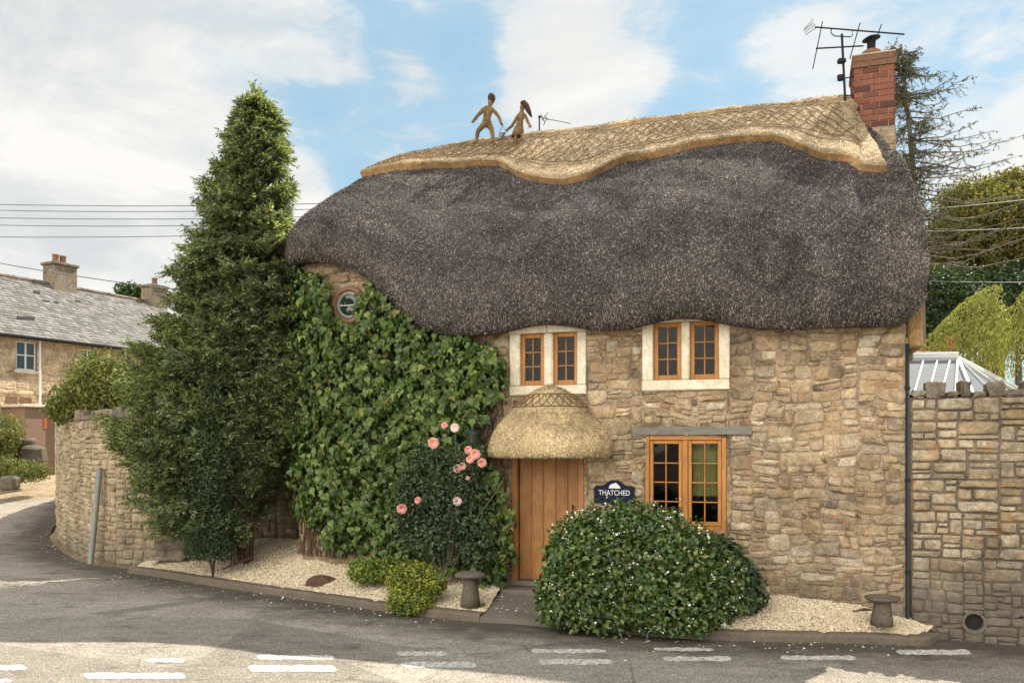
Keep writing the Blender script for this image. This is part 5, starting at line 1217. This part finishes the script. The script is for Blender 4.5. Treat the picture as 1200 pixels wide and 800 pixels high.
# darker leaved shrub right of it
db = np.array((2.62, 10.3, .15)); ds = empty('dark_leaved_shrub', tuple(db), 'smaller dark green shrub without flowers at the right end of the big bush', 'shrub')
P, Nn = blob_pts([(2.50, 10.22, .58, .32, .28, .46), (2.74, 10.25, .42, .28, .26, .34), (2.32, 10.25, .66, .28, .26, .42)], 6500, (.6, 1.05), .18, .15, .5); mb = MB(); leaves_on(mb, P, Nn, (.045, .09), T_IVY, 0, .7, .5, (.9, 1.2)); off_build(mb, 'foliage', L_ROS, ds, db)
off_build(stems(db-np.array((0, 0, .05)), [(2.5, 10.25, .9), (2.7, 10.25, .6)], .02, .008), 'stem', M_BARK, ds, db)

# ------------------------------------------------------------------ staddle stones and bits
def staddle(px, pyb, pyt, Y, wr, label, dish=False, leaf=False):
    b = at(px, pyb, Y); t = at(px, pyt, Y); H = t[2]-b[2]; e = empty('staddle_stone', tuple(b), label, 'stone')
    mb = MB(); mb.lathe([(.0, -.05), (.125, -.05), (.12, .03), (.105, H*.35), (.09, H*.72), (.085, H*.80)], (0, 0, 0), 12, 0, 1, 1, .03); mb.build('stem', M_STAD, e, True)
    mb = MB()
    if dish: mb.lathe([(.07, H*.74), (wr*.8, H*.80), (wr, H*.90), (wr*.98, H*.97), (wr*.86, H), (wr*.80, H*.93), (wr*.4, H*.87), (0, H*.86)], (0, 0, 0), 26, 0, 1, .9, .03)
    else: mb.lathe([(.08, H*.76), (wr*.85, H*.80), (wr, H*.84), (wr*.97, H*.92), (wr*.75, H*.97), (wr*.3, H), (0, H)], (0, 0, 0), 26, 0, 1, .9, .025)
    mb.build('cap', M_STAD, e, True); return e
staddle(551, 705, 669, 10.75, .20, 'mushroom shaped weathered stone on the gravel left of the door')
st2 = staddle(1034, 727, 698, 9.85, .20, 'dark mushroom shaped stone with a dished top near the right corner', True)
mb = MB(); q = at(1034, 727, 9.85); mb.tube([at(1000, 716, 9.95)+0, at(1012, 713.5, 9.95), at(1022, 714, 9.95)], [.008, .02, .008], 5); o = mb.build('fallen_branch', M_BARK); tag(o, 'short dark stick lying behind the dished stone', 'stick')
mb = MB(); c = at(376, 681, 12.15); 
mb.lathe([(.22, -.03), (.19, .05), (.12, .09), (0, .10)], (0, 0, 0), 9, 0, 1.05, .8, .12); mb.V[0] += RG.normal(0, .012, mb.V[0].shape); o = mb.build('dead_plant', M_BARK); o.location = (c[0], c[1], c[2]-.02); tag(o, 'low brown mound of dead plant on the left gravel bed', 'dead plant')
mb = MB(); q = GL[14, 20]; 
for (dx, dz_, w_) in ((0, .0, .5), (.05, .22, .42)): mb.box(-.3+dx, .3+dx*.5, -.2, .2, -.1+dz_, .10+dz_, bev=.05, jit=.02)
o = mb.build('stone_block', ST_CAP); o.location = (-5.75, 14.45, .28); tag(o, 'two mossy stone blocks stacked at the foot of the wall under the conifer', 'stone')

# ------------------------------------------------------------------ far left house
HA = math.atan2(.894, .447)       # ridge direction
hl = empty('terraced_house', (-18.0, 30.0, .75), 'sunlit stone house with grey slate roof beyond the side street', 'house', HA)
# local x along the front (receding), y into the house (to the left): outward = -y
def front(): pass
ez = 6.2-.75; rise = 2.55; dep = 3.5; xa, xb = -9.0, 9.6
wins = [(1.02, 1.75, 3.98, 5.02)]
def hp_of(px, py):
    t = (px-600)/F; k = (t*30+18)/(.447-.894*t); Y = 30+.894*k; return k, EYE+(HOR-py)/F*Y-.75
w0, w1 = hp_of(19, 433), hp_of(43, 401); wn = (w0[0], w1[0], w0[1], w1[1]); w2a, w2b = hp_of(95, 436), hp_of(112, 410); wn2 = (w2a[0], w2b[0], w2a[1], w2b[1])
mb = MB(); rr = []; bsp(xa, xb, -.2, ez, [wn, wn2], rr, (.25, .6), (.14, .26))
fm = lambda u, v: (np.stack([np.asarray(u, float), np.zeros(len(u)), np.asarray(v, float)], -1), np.tile((0., -1., 0.), (len(u), 1)))
rubble(mb, rr, fm, (.006, .016), .008, .008, .2, None, 0)
us = sorted([xa, xb, wn[0], wn[1], wn2[0], wn2[1]]); vs = sorted([-1.5, ez, wn[2], wn[3], wn2[2], wn2[3]])
for i in range(5):
    for j in range(5):
        uc, vc = (us[i]+us[i+1])/2, (vs[j]+vs[j+1])/2
        if any(h[0] < uc < h[1] and h[2] < vc < h[3] for h in (wn, wn2)): continue
        mb.add([(us[i], 0, vs[j]), (us[i+1], 0, vs[j]), (us[i+1], 0, vs[j+1]), (us[i], 0, vs[j+1])], np.array([[0, 1, 2, 3]]), 0)
mb.box(xa, xb, .25, 2*dep, -1.5, ez-.02, 0)
sz = hp_of(0, 459)[1]; mb.box(xa, xb, -.06, .0-.001, sz-.04, sz+.08, 0, bev=.015)
for x in (xa, xb): mb.add([(x, 0, ez), (x, 2*dep, ez), (x, dep, ez+rise)], np.array([[0, 1, 2]]), 0)
mb.build('wall', [ST_FAR], hl)
mb = MB(); ov = .28; sl = math.hypot(dep+ov, rise*(dep+ov)/dep); e = MB()
x0_, x1_ = xa-.2, xb+.2; zlo = ez-rise*ov/dep
for sg_ in (0, 1):
    ya = -ov if sg_ == 0 else 2*dep+ov
    mb2 = [(x0_, ya, zlo), (x1_, ya, zlo), (x1_, dep, ez+rise), (x0_, dep, ez+rise)]; mb2u = [(x, y, z-.09) for x, y, z in mb2]
    mb.add(mb2+mb2u, np.array([[0, 1, 2, 3], [7, 6, 5, 4], [0, 4, 5, 1], [1, 5, 6, 2], [3, 2, 6, 7], [0, 3, 7, 4]]))
# slates as courses with steps
for r in range(24):
    f0 = r/24; y = -ov+(dep+ov)*f0; z = zlo+(rise+rise*ov/dep)*f0; x = x0_-random.random()*.3
    y2 = -ov+(dep+ov)*(f0+1/20); z2 = zlo+(rise+rise*ov/dep)*(f0+1/20)
    while x < x1_:
        wd_ = random.uniform(.24, .34)
        if random.random() > .012: j = random.uniform(0, .02); mb.add([(x, y-.0, z+.035+j), (x+wd_-.012, y, z+.035+j*.6), (x+wd_-.012, y2, z2+.012), (x, y2, z2+.012), (x, y, z+.01), (x+wd_-.012, y, z+.01)], np.array([[0, 1, 2, 3], [4, 5, 1, 0]]))
        x += wd_
M_SLT = mat('grey slate', lambda n: pri(n, n.mix(n.ramp(n.noise(posn(n), 1.2, 7, .75), [(.55, 0.0), (.75, .7)]), n.mix(.8, n.ramp(isl(n), [(0, (.10, .098, .096)), (.5, (.155, .15, .145)), (1, (.20, .19, .18))]), n.ramp(n.noise(posn(n), 3, 7, .75), [(.3, .65), (.7, 1.3)]), 'MULTIPLY'), (.22, .205, .165)), .8, n.noise(posn(n), 20, 5), .5, .02))
rf_ = mb.build('roof', M_SLT, hl)
mb = MB()
for i in range(70): x = x0_+(x1_-x0_)*i/70; mb.tube([(x, dep, ez+rise+.02+random.uniform(0, .02)), (x+(x1_-x0_)/70-.01, dep, ez+rise+.02)], .10, 8)
mb.build('ridge_tiles', ST_CAP, rf_)
def roofpt(px, py):
    # intersection of the view ray with the front roof slope
    o = Vector((0, 0, EYE)); d = Vector(((px-600)/F, 1, (HOR-py)/F)); M = Matrix.Rotation(-HA, 4, 'Z') @ Matrix.Translation((18, -30, -.75)); oo = M @ o; dd = (M.to_3x3() @ d)
    # plane z = ez + rise/dep*y
    k = (ez+rise/dep*oo.y+.06-oo.z)/(dd.z-rise/dep*dd.y); return np.array(oo+dd*k)
for (a, b) in (((39, 340), (47, 344)), ((50, 350.5), (58, 353)), ((63, 352.5), (70, 355)), ((20, 370), (41, 374.5)), ((88, 351), (95, 353.5))):
    p0, p1 = roofpt(*a), roofpt(b[0], b[1]); p2, p3 = roofpt(b[0], a[1]+1.5), roofpt(a[0], b[1]-1.0); mb = MB(); mb.add([p0, p3, p1, p2], np.array([[0, 1, 2, 3]])); mb.build('slipped_slate_gap', M_DARK, rf_)
mb = MB(); mb.tube([(x0_, -ov-.04, zlo-.03), (x1_, -ov-.04, zlo-.03)], .06, 8); mb.build('gutter', M_LEAD, hl)
kd = hp_of(45, 440)[0]; mb = MB(); mb.tube([(kd, -.09, -.5), (kd, -.09, zlo)], .04, 8); mb.build('downpipe', M_WHITE, hl)
# chimney stacks
def stack(x0s, x1s, zt, pots):
    mb = MB(); mb.box(x0s, x1s, dep-.38, dep+.38, ez+rise-.5, zt, 0, bev=.01); mb.box(x0s-.07, x1s+.07, dep-.45, dep+.45, zt+.001, zt+.12, 0, bev=.02); o = mb.build('chimney', ST_CAP, rf_)
    for p in pots: m2 = MB(); m2.lathe([(.13, 0), (.12, .3), (.14, .32), (.14, .36), (.10, .36), (.10, .1)], (x0s+(x1s-x0s)*p, dep, zt+.12), 12); m2.build('chimney_pot', M_TERRA, o) if False else m2.build('chimney_pot', M_TERRA, rf_, True)
ridge_at = lambda px: (lambda t: ((t*(30+dep*.447)+18+dep*.894))/(.447-.894*t))((px-600)/F)
ka, kb = ridge_at(57), ridge_at(86); Yk = 30+.447*dep+.894*ka; stack(ka, kb-.1, EYE+(HOR-310)/F*Yk-.75, (.3, .62))
ka, kb = ridge_at(172), ridge_at(190); Yk = 30+.447*dep+.894*ka; stack(ka, kb, EYE+(HOR-336)/F*Yk-.75, (.5,))
def house_window(wv, lab):
    a, b, c, d = wv; mb = MB(); fw = .06
    for q_ in ((a+.004, a+fw, c, d), (b-fw, b-.004, c, d), (a+fw+.001, b-fw-.001, d-fw, d-.004), (a+fw+.001, b-fw-.001, c, c+fw), ((a+b)/2-.03, (a+b)/2+.03, c+fw+.001, d-fw-.001)): mb.box(q_[0], q_[1], .05, .11, q_[2], q_[3], bev=.006)
    for z in (c+(d-c)*.52,):
        mb.box(a+fw+.001, (a+b)/2-.031, .06, .10, z-.02, z+.02); mb.box((a+b)/2+.031, b-fw-.001, .06, .10, z-.02, z+.02)
    o = mb.build('window', M_WHITE, hl); o['label'] = lab; mb = MB(); mb.add([(a, .08, c), (b, .08, c), (b, .08, d), (a, .08, d)], np.array([[0, 1, 2, 3]])); mb.build('pane', M_GLD, o); mb = MB(); mb.box(a-.08, b+.08, -.06, .11, c-.10, c-.003, bev=.01); mb.build('sill', M_SUR, o)
house_window(wn, 'white framed upstairs window'); house_window(wn2, 'upstairs window half hidden by a shrub')
# low porch extension with a small pink gable wall
mb = MB(); pz = hp_of(20, 478)[1]
k0, k1 = hp_of(4, 500)[0], hp_of(39, 500)[0]
mb.box(k0, k1, -1.2, -.001, -1.0, pz, 0, bev=.01); po_ = mb.build('porch', M_POSTR, hl)
mb = MB(); mb.box(k0-.1, k1+.14, -1.3, -.002, pz+.002, pz+.10, bev=.015); mb.build('porch_cap', M_SUR, po_)
mb = MB(); mb.box(k1+.003, k1+.34, -1.32, -.9, -1.0, pz-.002, bev=.02); mb.build('porch_pier', M_SUR, po_)
mb = MB(); mb.box(k0+(k1-k0)*.62, k0+(k1-k0)*.78, -1.215, -1.19, pz-.75, pz-.35); mb.build('porch_window', M_RTILE, po_)
for f in (.25, .72): mb = MB(); mb.box(k0+(k1-k0)*f-.22, k0+(k1-k0)*f+.22, -.03, -.004, pz+.14, pz+.38); mb.build('vent', M_BRKD, hl)

# things before the far house
c = at(28, 519, 27.5); pl = empty('stone_urn', (c[0], c[1], c[2]-.95), 'dark stone urn on a short pedestal before the far house', 'urn')
mb = MB(); mb.lathe([(.0, .98), (.28, .98), (.34, 1.12), (.36, 1.0), (.34, .88), (.28, .72), (.12, .62)], (0, 0, 0), 18); mb.build('bowl', M_STAD, pl, True)
mb = MB(); mb.lathe([(.13, .63), (.10, .45), (.13, .30), (.20, .25), (.20, -.1)], (0, 0, 0), 14); mb.build('pedestal', M_STAD, pl, True)
def shrub(name, label, specs, n, size, m, tm=T_LEAF, cat='shrub', width=.9, group=None, down=.2, stem=True):
    c0 = np.array(specs[0][:3]); zb_ = min(s[2]-s[5] for s in specs); base = np.array((c0[0], c0[1], zb_)); e = empty(name, tuple(base), label, cat, 0, group)
    P, Nn = blob_pts(specs, n, (.45, 1.08), .2, zb_+.03, .4); mb = MB(); leaves_on(mb, P, Nn, size, tm, 0, down, .8, (.6*width, 1.1*width)); off_build(mb, 'foliage', m, e, base)
    if stem: off_build(stems(base, [(s[0], s[1], s[2]) for s in specs], .03, .01), 'stem', M_BARKG, e, base)
    return e
shrub('yellow_shrub', 'tall yellow-green shrub at the left edge of the picture', [bl_at(0, 505, 26.5, .75, .6, .55), bl_at(-14, 525, 26.5, .8, .6, .6)], 4200, (.06, .12), L_FIG)
shrub('low_shrub', 'low rounded yellow-green shrub on the dusty verge', [bl_at(22, 552, 25.6, .66, .5, .36), bl_at(-2, 549, 25.6, .6, .5, .40), bl_at(44, 552, 26.0, .40, .4, .30)], 6500, (.04, .08), L_FIG)
for i, (px, py, r, lb) in enumerate(((12, 563, .24, 'pale rock beneath the low shrub on the verge'), (6, 528, .34, 'grey boulder behind the low shrub, nearer the picture edge'), (40, 529, .33, 'grey boulder behind the low shrub, nearer the curved wall'))):
    c = at(px, py, (25.0, 27.3, 27.3)[i]); mb = MB(); mb.box(-r, r, -r*.8, r*.8, -r*1.2, r*.6, bev=r*.35, jit=r*.08); o = mb.build('boulder', M_STAD); o.location = c; tag(o, lb, 'rock')
shrub('garden_shrub', 'bright leafy shrub rising behind the curved yard wall', [bl_at(118, 448, 16.9, .62, .5, .62), bl_at(92, 470, 17.3, .55, .5, .40), bl_at(140, 470, 16.6, .6, .5, .55), bl_at(75, 478, 17.6, .35, .4, .28)], 12000, (.05, .11), L_FIG)
shrub('distant_tree', 'small distant tree beside the far chimney', [bl_at(152, 341, 60, 1.0, 1, .5), bl_at(162, 346, 60, .9, 1, .5)], 1100, (.18, .35), L_DGR, T_DIA, 'tree')

# ------------------------------------------------------------------ right background
def rbl(px, py, Y, rpx, rpy, ry): c = at(px, py, Y); return (c[0], c[1], c[2], rpx*Y/F, ry, rpy*Y/F)
def tree(name, label, Y, blobs, n, size, m, trunk_px, base_z=0, tm=T_DIA, cat='tree', lump=.2, shell=(.5, 1.08)):
    b = np.array(((trunk_px-600)/F*Y, Y, base_z)); e = empty(name, tuple(b), label, cat)
    P, Nn = blob_pts(blobs, n, shell, lump, base_z, .5); mb = MB(); leaves_on(mb, P, Nn, size, tm, 0, .1, .9, (.6, 1.0)); off_build(mb, 'crown', m, e, b)
    mb = MB(); top = max(s[2] for s in blobs); mb.tube([b, b+np.array((.1, 0, top*.5)), b+np.array((0, 0, top))], [.28, .2, .05], 8)
    for s_ in blobs[:8]: mb.tube([b+np.array((0, 0, max(s_[2]*.5, .5))), np.array(s_[:3])], [.10, .03], 6)
    off_build(mb, 'trunk', M_BARKG, e, b); return e
tree('hedgerow_tree', 'broad olive-brown tree behind the conservatory', 27, [rbl(1150, 262, 27, 44, 34, 2), rbl(1195, 245, 27, 42, 34, 2), rbl(1112, 290, 27, 30, 36, 1.6), rbl(1170, 300, 26.5, 50, 40, 2), rbl(1230, 290, 27, 50, 60, 2), rbl(1090, 320, 27, 26, 30, 1.5), rbl(1130, 235, 27.5, 26, 22, 1.4), rbl(1180, 222, 27.5, 26, 20, 1.4)], 75000, (.05, .125), L_BRN, 1165)
tree('evergreen_tree', 'dark green tree showing between the cottage verge and the willow', 24, [rbl(1100, 352, 24, 32, 40, 1.5), rbl(1130, 372, 24, 36, 40, 1.5), rbl(1080, 385, 24, 30, 30, 1.5), rbl(1165, 350, 24.5, 40, 40, 1.5), rbl(1215, 370, 24.5, 40, 50, 1.5)], 42000, (.05, .11), L_DGR, 1110)
# willow: drooping strands
wb = np.array((8.7, 14.8, 0)); wl = empty('willow_tree', tuple(wb), 'bright yellow-green weeping tree at the right edge', 'tree')
mb = MB(); PP = []; DD = []
for i in range(900):
    az = random.uniform(0, 2*math.pi); rr_ = random.uniform(.25, 1.0); x = wb[0]+.2+rr_*1.62*math.cos(az); y = wb[1]+rr_*1.1*math.sin(az); zt = EYE+(HOR-338)/F*14.8-.10+.25*math.sin(az*3)-(rr_**2.2)*1.05; L_ = random.uniform(.5, 1.3)
    ox, oy = math.cos(az)*.25, math.sin(az)*.2; k = int(L_/.035)
    for j in range(k): t = j/k; PP.append((x+ox*t*(1.6-t), y+oy*t*(1.6-t), zt-L_*t*t*.9-.1*t+.05)); DD.append((ox*.6+random.gauss(0, .35), oy*.6+random.gauss(0, .35), -.75+random.gauss(0, .25)))
PP, DD = np.array(PP), nz(np.array(DD)); X, Y, Z = frame(DD, rdir(len(DD))); S_ = RG.uniform(.045, .09, len(PP)); scatter(mb, T_DIA[0], T_DIA[1], PP, X, Y, Z, np.stack([S_*.28, S_, S_], 1))
off_build(mb, 'crown', L_WIL, wl, wb); off_build(stems(wb, [wb+np.array((.1, 0, 4.5)), wb+np.array((.8, .3, 4.1)), wb+np.array((-.6, -.2, 4.0))], .12, .03, .1), 'trunk', M_BARKG, wl, wb)

# gaunt larch
lb = np.array((9.62, 20, 0)); la_ = empty('larch_tree', tuple(lb), 'gaunt sparse larch with drooping twigs right of the chimney', 'tree')
wood = MB(); mb = MB(); tz = EYE+(HOR-52)/F*20; xt = (1056-600)/F*20
def tx(z): return np.interp(z, [0, 7, tz], [9.65, 9.55, xt])
zz_ = np.linspace(0, tz, 14); wood.tube([(tx(z), 20, z) for z in zz_], np.linspace(.17, .02, 14), 8)
PP = []; DD = []
for i in range(150):
    z = random.uniform(6.3, tz-.1); az = random.uniform(0, 2*math.pi); k = (tz-z)/(tz-5.0); L_ = (.25+1.75*k**.75)*random.uniform(.5, 1.15)
    if math.cos(az) > .2 and random.random() < .5: L_ *= 1.95
    p = np.array((tx(z), 20, z)); pts = [p]; d = np.array((math.cos(az), math.sin(az)*.8, .05))
    for j in range(8): q = pts[-1]+d*L_/8; q[2] += (-.035 if j < 4 else .03)*L_*.6+random.gauss(0, .015); pts.append(q)
    wood.tube(pts, np.linspace(.022, .006, 9), 4, cap=False)
    for j in range(1, 9):
        for _ in range(2):
            b = pts[j]+RG.normal(0, .02, 3); ln = random.uniform(.10, .34)*(1.1-.06*j); dd = np.array((d[0]*.4+random.gauss(0, .5), d[1]*.4+random.gauss(0, .5), random.uniform(-.9, .35))); dd /= np.linalg.norm(dd)
            e_ = b+dd*ln; wood.tube([b, e_], [.007, .003], 3, cap=False)
            for t in np.linspace(.1, 1, 9): PP.append(b+dd*ln*t); DD.append(dd+RG.normal(0, .8, 3))
PP = np.array(PP); DD = nz(np.array(DD)); X, Y, Z = frame(DD, rdir(len(DD))); S_ = RG.uniform(.035, .085, len(PP)); scatter(mb, T_DIA[0], T_DIA[1], PP, X, Y, Z, np.stack([S_*.28, S_, S_], 1))
off_build(mb, 'crown', L_LAR, la_, lb); off_build(wood, 'trunk', M_BARKG, la_, lb)

# conservatory with glazed roof behind the wall
cq = at(1090, 415, 13.5); cv = empty('conservatory', (6.6, 13.5, 0), 'glass roofed conservatory with pale bars behind the boundary wall', 'conservatory'); cvb = np.array((6.6, 13.5, 0))
zr_ = EYE+(HOR-260)/F*13.5; ridL, ridR = at(1040, 420, 13.5), at(1122, 419, 13.5)
frontY = 11.9; ze_ = 2.55
fL = np.array((5.0, frontY, ze_)); fR = np.array((6.55, frontY, ze_)); bR = np.array((10.2, 15.3, ze_)); bL = np.array((5.2, 15.2, ze_))
def quadpane(pts, name='roof_glass', m=M_GLASS): mb = MB(); mb.add(pts, np.array([list(range(len(pts)))])); return off_build(mb, name, m, cv, cvb)
M_CGL = mat('conservatory glass', lambda n: pri(n, n.mix(n.noise(n.scale(posn(n), (5, 5, 5)), 3, 4, .7), (.08, .11, .135), (.24, .25, .26)), .75, spec=.08))
dn = lambda p: p-np.array((0, 0, .02))
quadpane([dn(fL), dn(fR), dn(ridR), dn(ridL)], 'roof_glass', M_CGL); quadpane([dn(fR), dn(bR), dn(ridR)], 'roof_glass', M_CGL); quadpane([dn(ridL), dn(ridR), dn(bR), dn(bL)], 'roof_glass', M_CGL)
mb = MB(); mb.tube([ridL, ridR], .07, 6); mb.tube([ridL+(0, 0, .05), ridR+(0, 0, .05)], .05, 6); mb.tube([ridR, fR], .032, 6); mb.tube([ridR, bR], .04, 6); mb.tube([ridR+(.1, .3, .03), bR+(.1, .45, .05)], .03, 6); mb.tube([ridR+(.1, .6, .05), bR+(.1, .8, .12)], .03, 6); mb.tube([fL, fR, bR, bL], .05, 6)
for t in (.12, .32, .52, .72, .9): mb.tube([ridL*(1-t)+ridR*t, (fL*(1-t)+(fL*.35+fR*.65)*t)], .014, 5)
for t in (.3, .6, .85): mb.tube([ridR, fR*(1-t)+bR*t], .028, 5)
mb.tube([ridR, fL*.25+fR*.75], .022, 5)
off_build(mb, 'roof_bars', M_ALU, cv, cvb)
mb = MB(); mb.box(fL[0], fR[0], frontY, frontY+.05, 0, ze_-.05); off_build(mb, 'wall_frame', M_WHITE, cv, cvb)
# red tiled outhouse ridge behind it
rt = empty('outhouse', (6.9, 16.5, 0), 'low outhouse with red crested ridge tiles behind the conservatory', 'outhouse'); rtb = np.array((6.9, 16.5, 0)); zt2 = EYE+(HOR-412)/F*16.5
mb = MB(); mb.box(7.0-.2, 8.75, 16.6, 18.6, 0, zt2-.5); off_build(mb, 'wall', ST_FAR, rt, rtb)
mb = MB(); mb.add([(6.7, 16.3, zt2-.55), (8.85, 16.3, zt2-.55), (8.85, 17.2, zt2), (6.7, 17.2, zt2)], np.array([[0, 1, 2, 3]])); mb.add([(6.7, 18.4, zt2-.7), (8.85, 18.4, zt2-.7), (8.85, 17.2, zt2), (6.7, 17.2, zt2)], np.array([[3, 2, 1, 0]]))
x = 6.7
while x < 8.8:
    mb.tube([(x, 17.2, zt2), (x+.2, 17.2, zt2)], .09, 8); mb.box(x+.06, x+.14, 17.18, 17.22, zt2+.07, zt2+.16); x += .215
mb.tube([(8.75, 17.2, zt2), (8.78, 17.2, zt2+.12), (8.85, 17.2, zt2+.3), (8.95, 17.2, zt2+.42)], [.12, .13, .10, .03], 8)
off_build(mb, 'tiled_roof', M_RTILE, rt, rtb)

# ------------------------------------------------------------------ overhead cables
def cable(a, b, sag, label, r=.010, group=None):
    a, b = np.array(a), np.array(b); k = 30; mb = MB(); pts = [a*(1-t)+b*t-np.array((0, 0, sag*4*t*(1-t))) for t in np.linspace(0, 1, k)]; mb.tube(pts, r, 5); o = mb.build('overhead_cable', M_CABLE, None, True); tag(o, label, 'cable', group); return o
gL = 'cables crossing the sky at the left'
for i, (y0_, y1_, Y) in enumerate(((235, 237, 21), (242, 243.5, 21), (251, 252, 21), (260, 259.5, 21), (275, 270, 21))):
    cable(at(-150, y0_, Y), at(395, y1_+1, Y), .10, ['uppermost of the five cables left of the conifer', 'second cable from the top left of the conifer', 'middle one of the five cables left of the conifer', 'fourth cable from the top left of the conifer', 'lowest and most sloping of the five cables left of the conifer'][i], .010, gL)
cable(at(-60, 297, 24), at(340, 352, 24), .15, 'cable slanting down past the far house chimney', .014)
for i, (p0, p1, Y, lb_) in enumerate((((1070, 246), (1290, 222), 19, 'upper cable crossing the olive-brown tree'), ((1070, 271), (1290, 260), 19, 'middle cable crossing the olive-brown tree'), ((1070, 328.5), (1290, 328), 19, 'lower cable above the willow'))): cable(at(*p0, Y), at(*p1, Y), .05, lb_, .010, 'cables at the right')
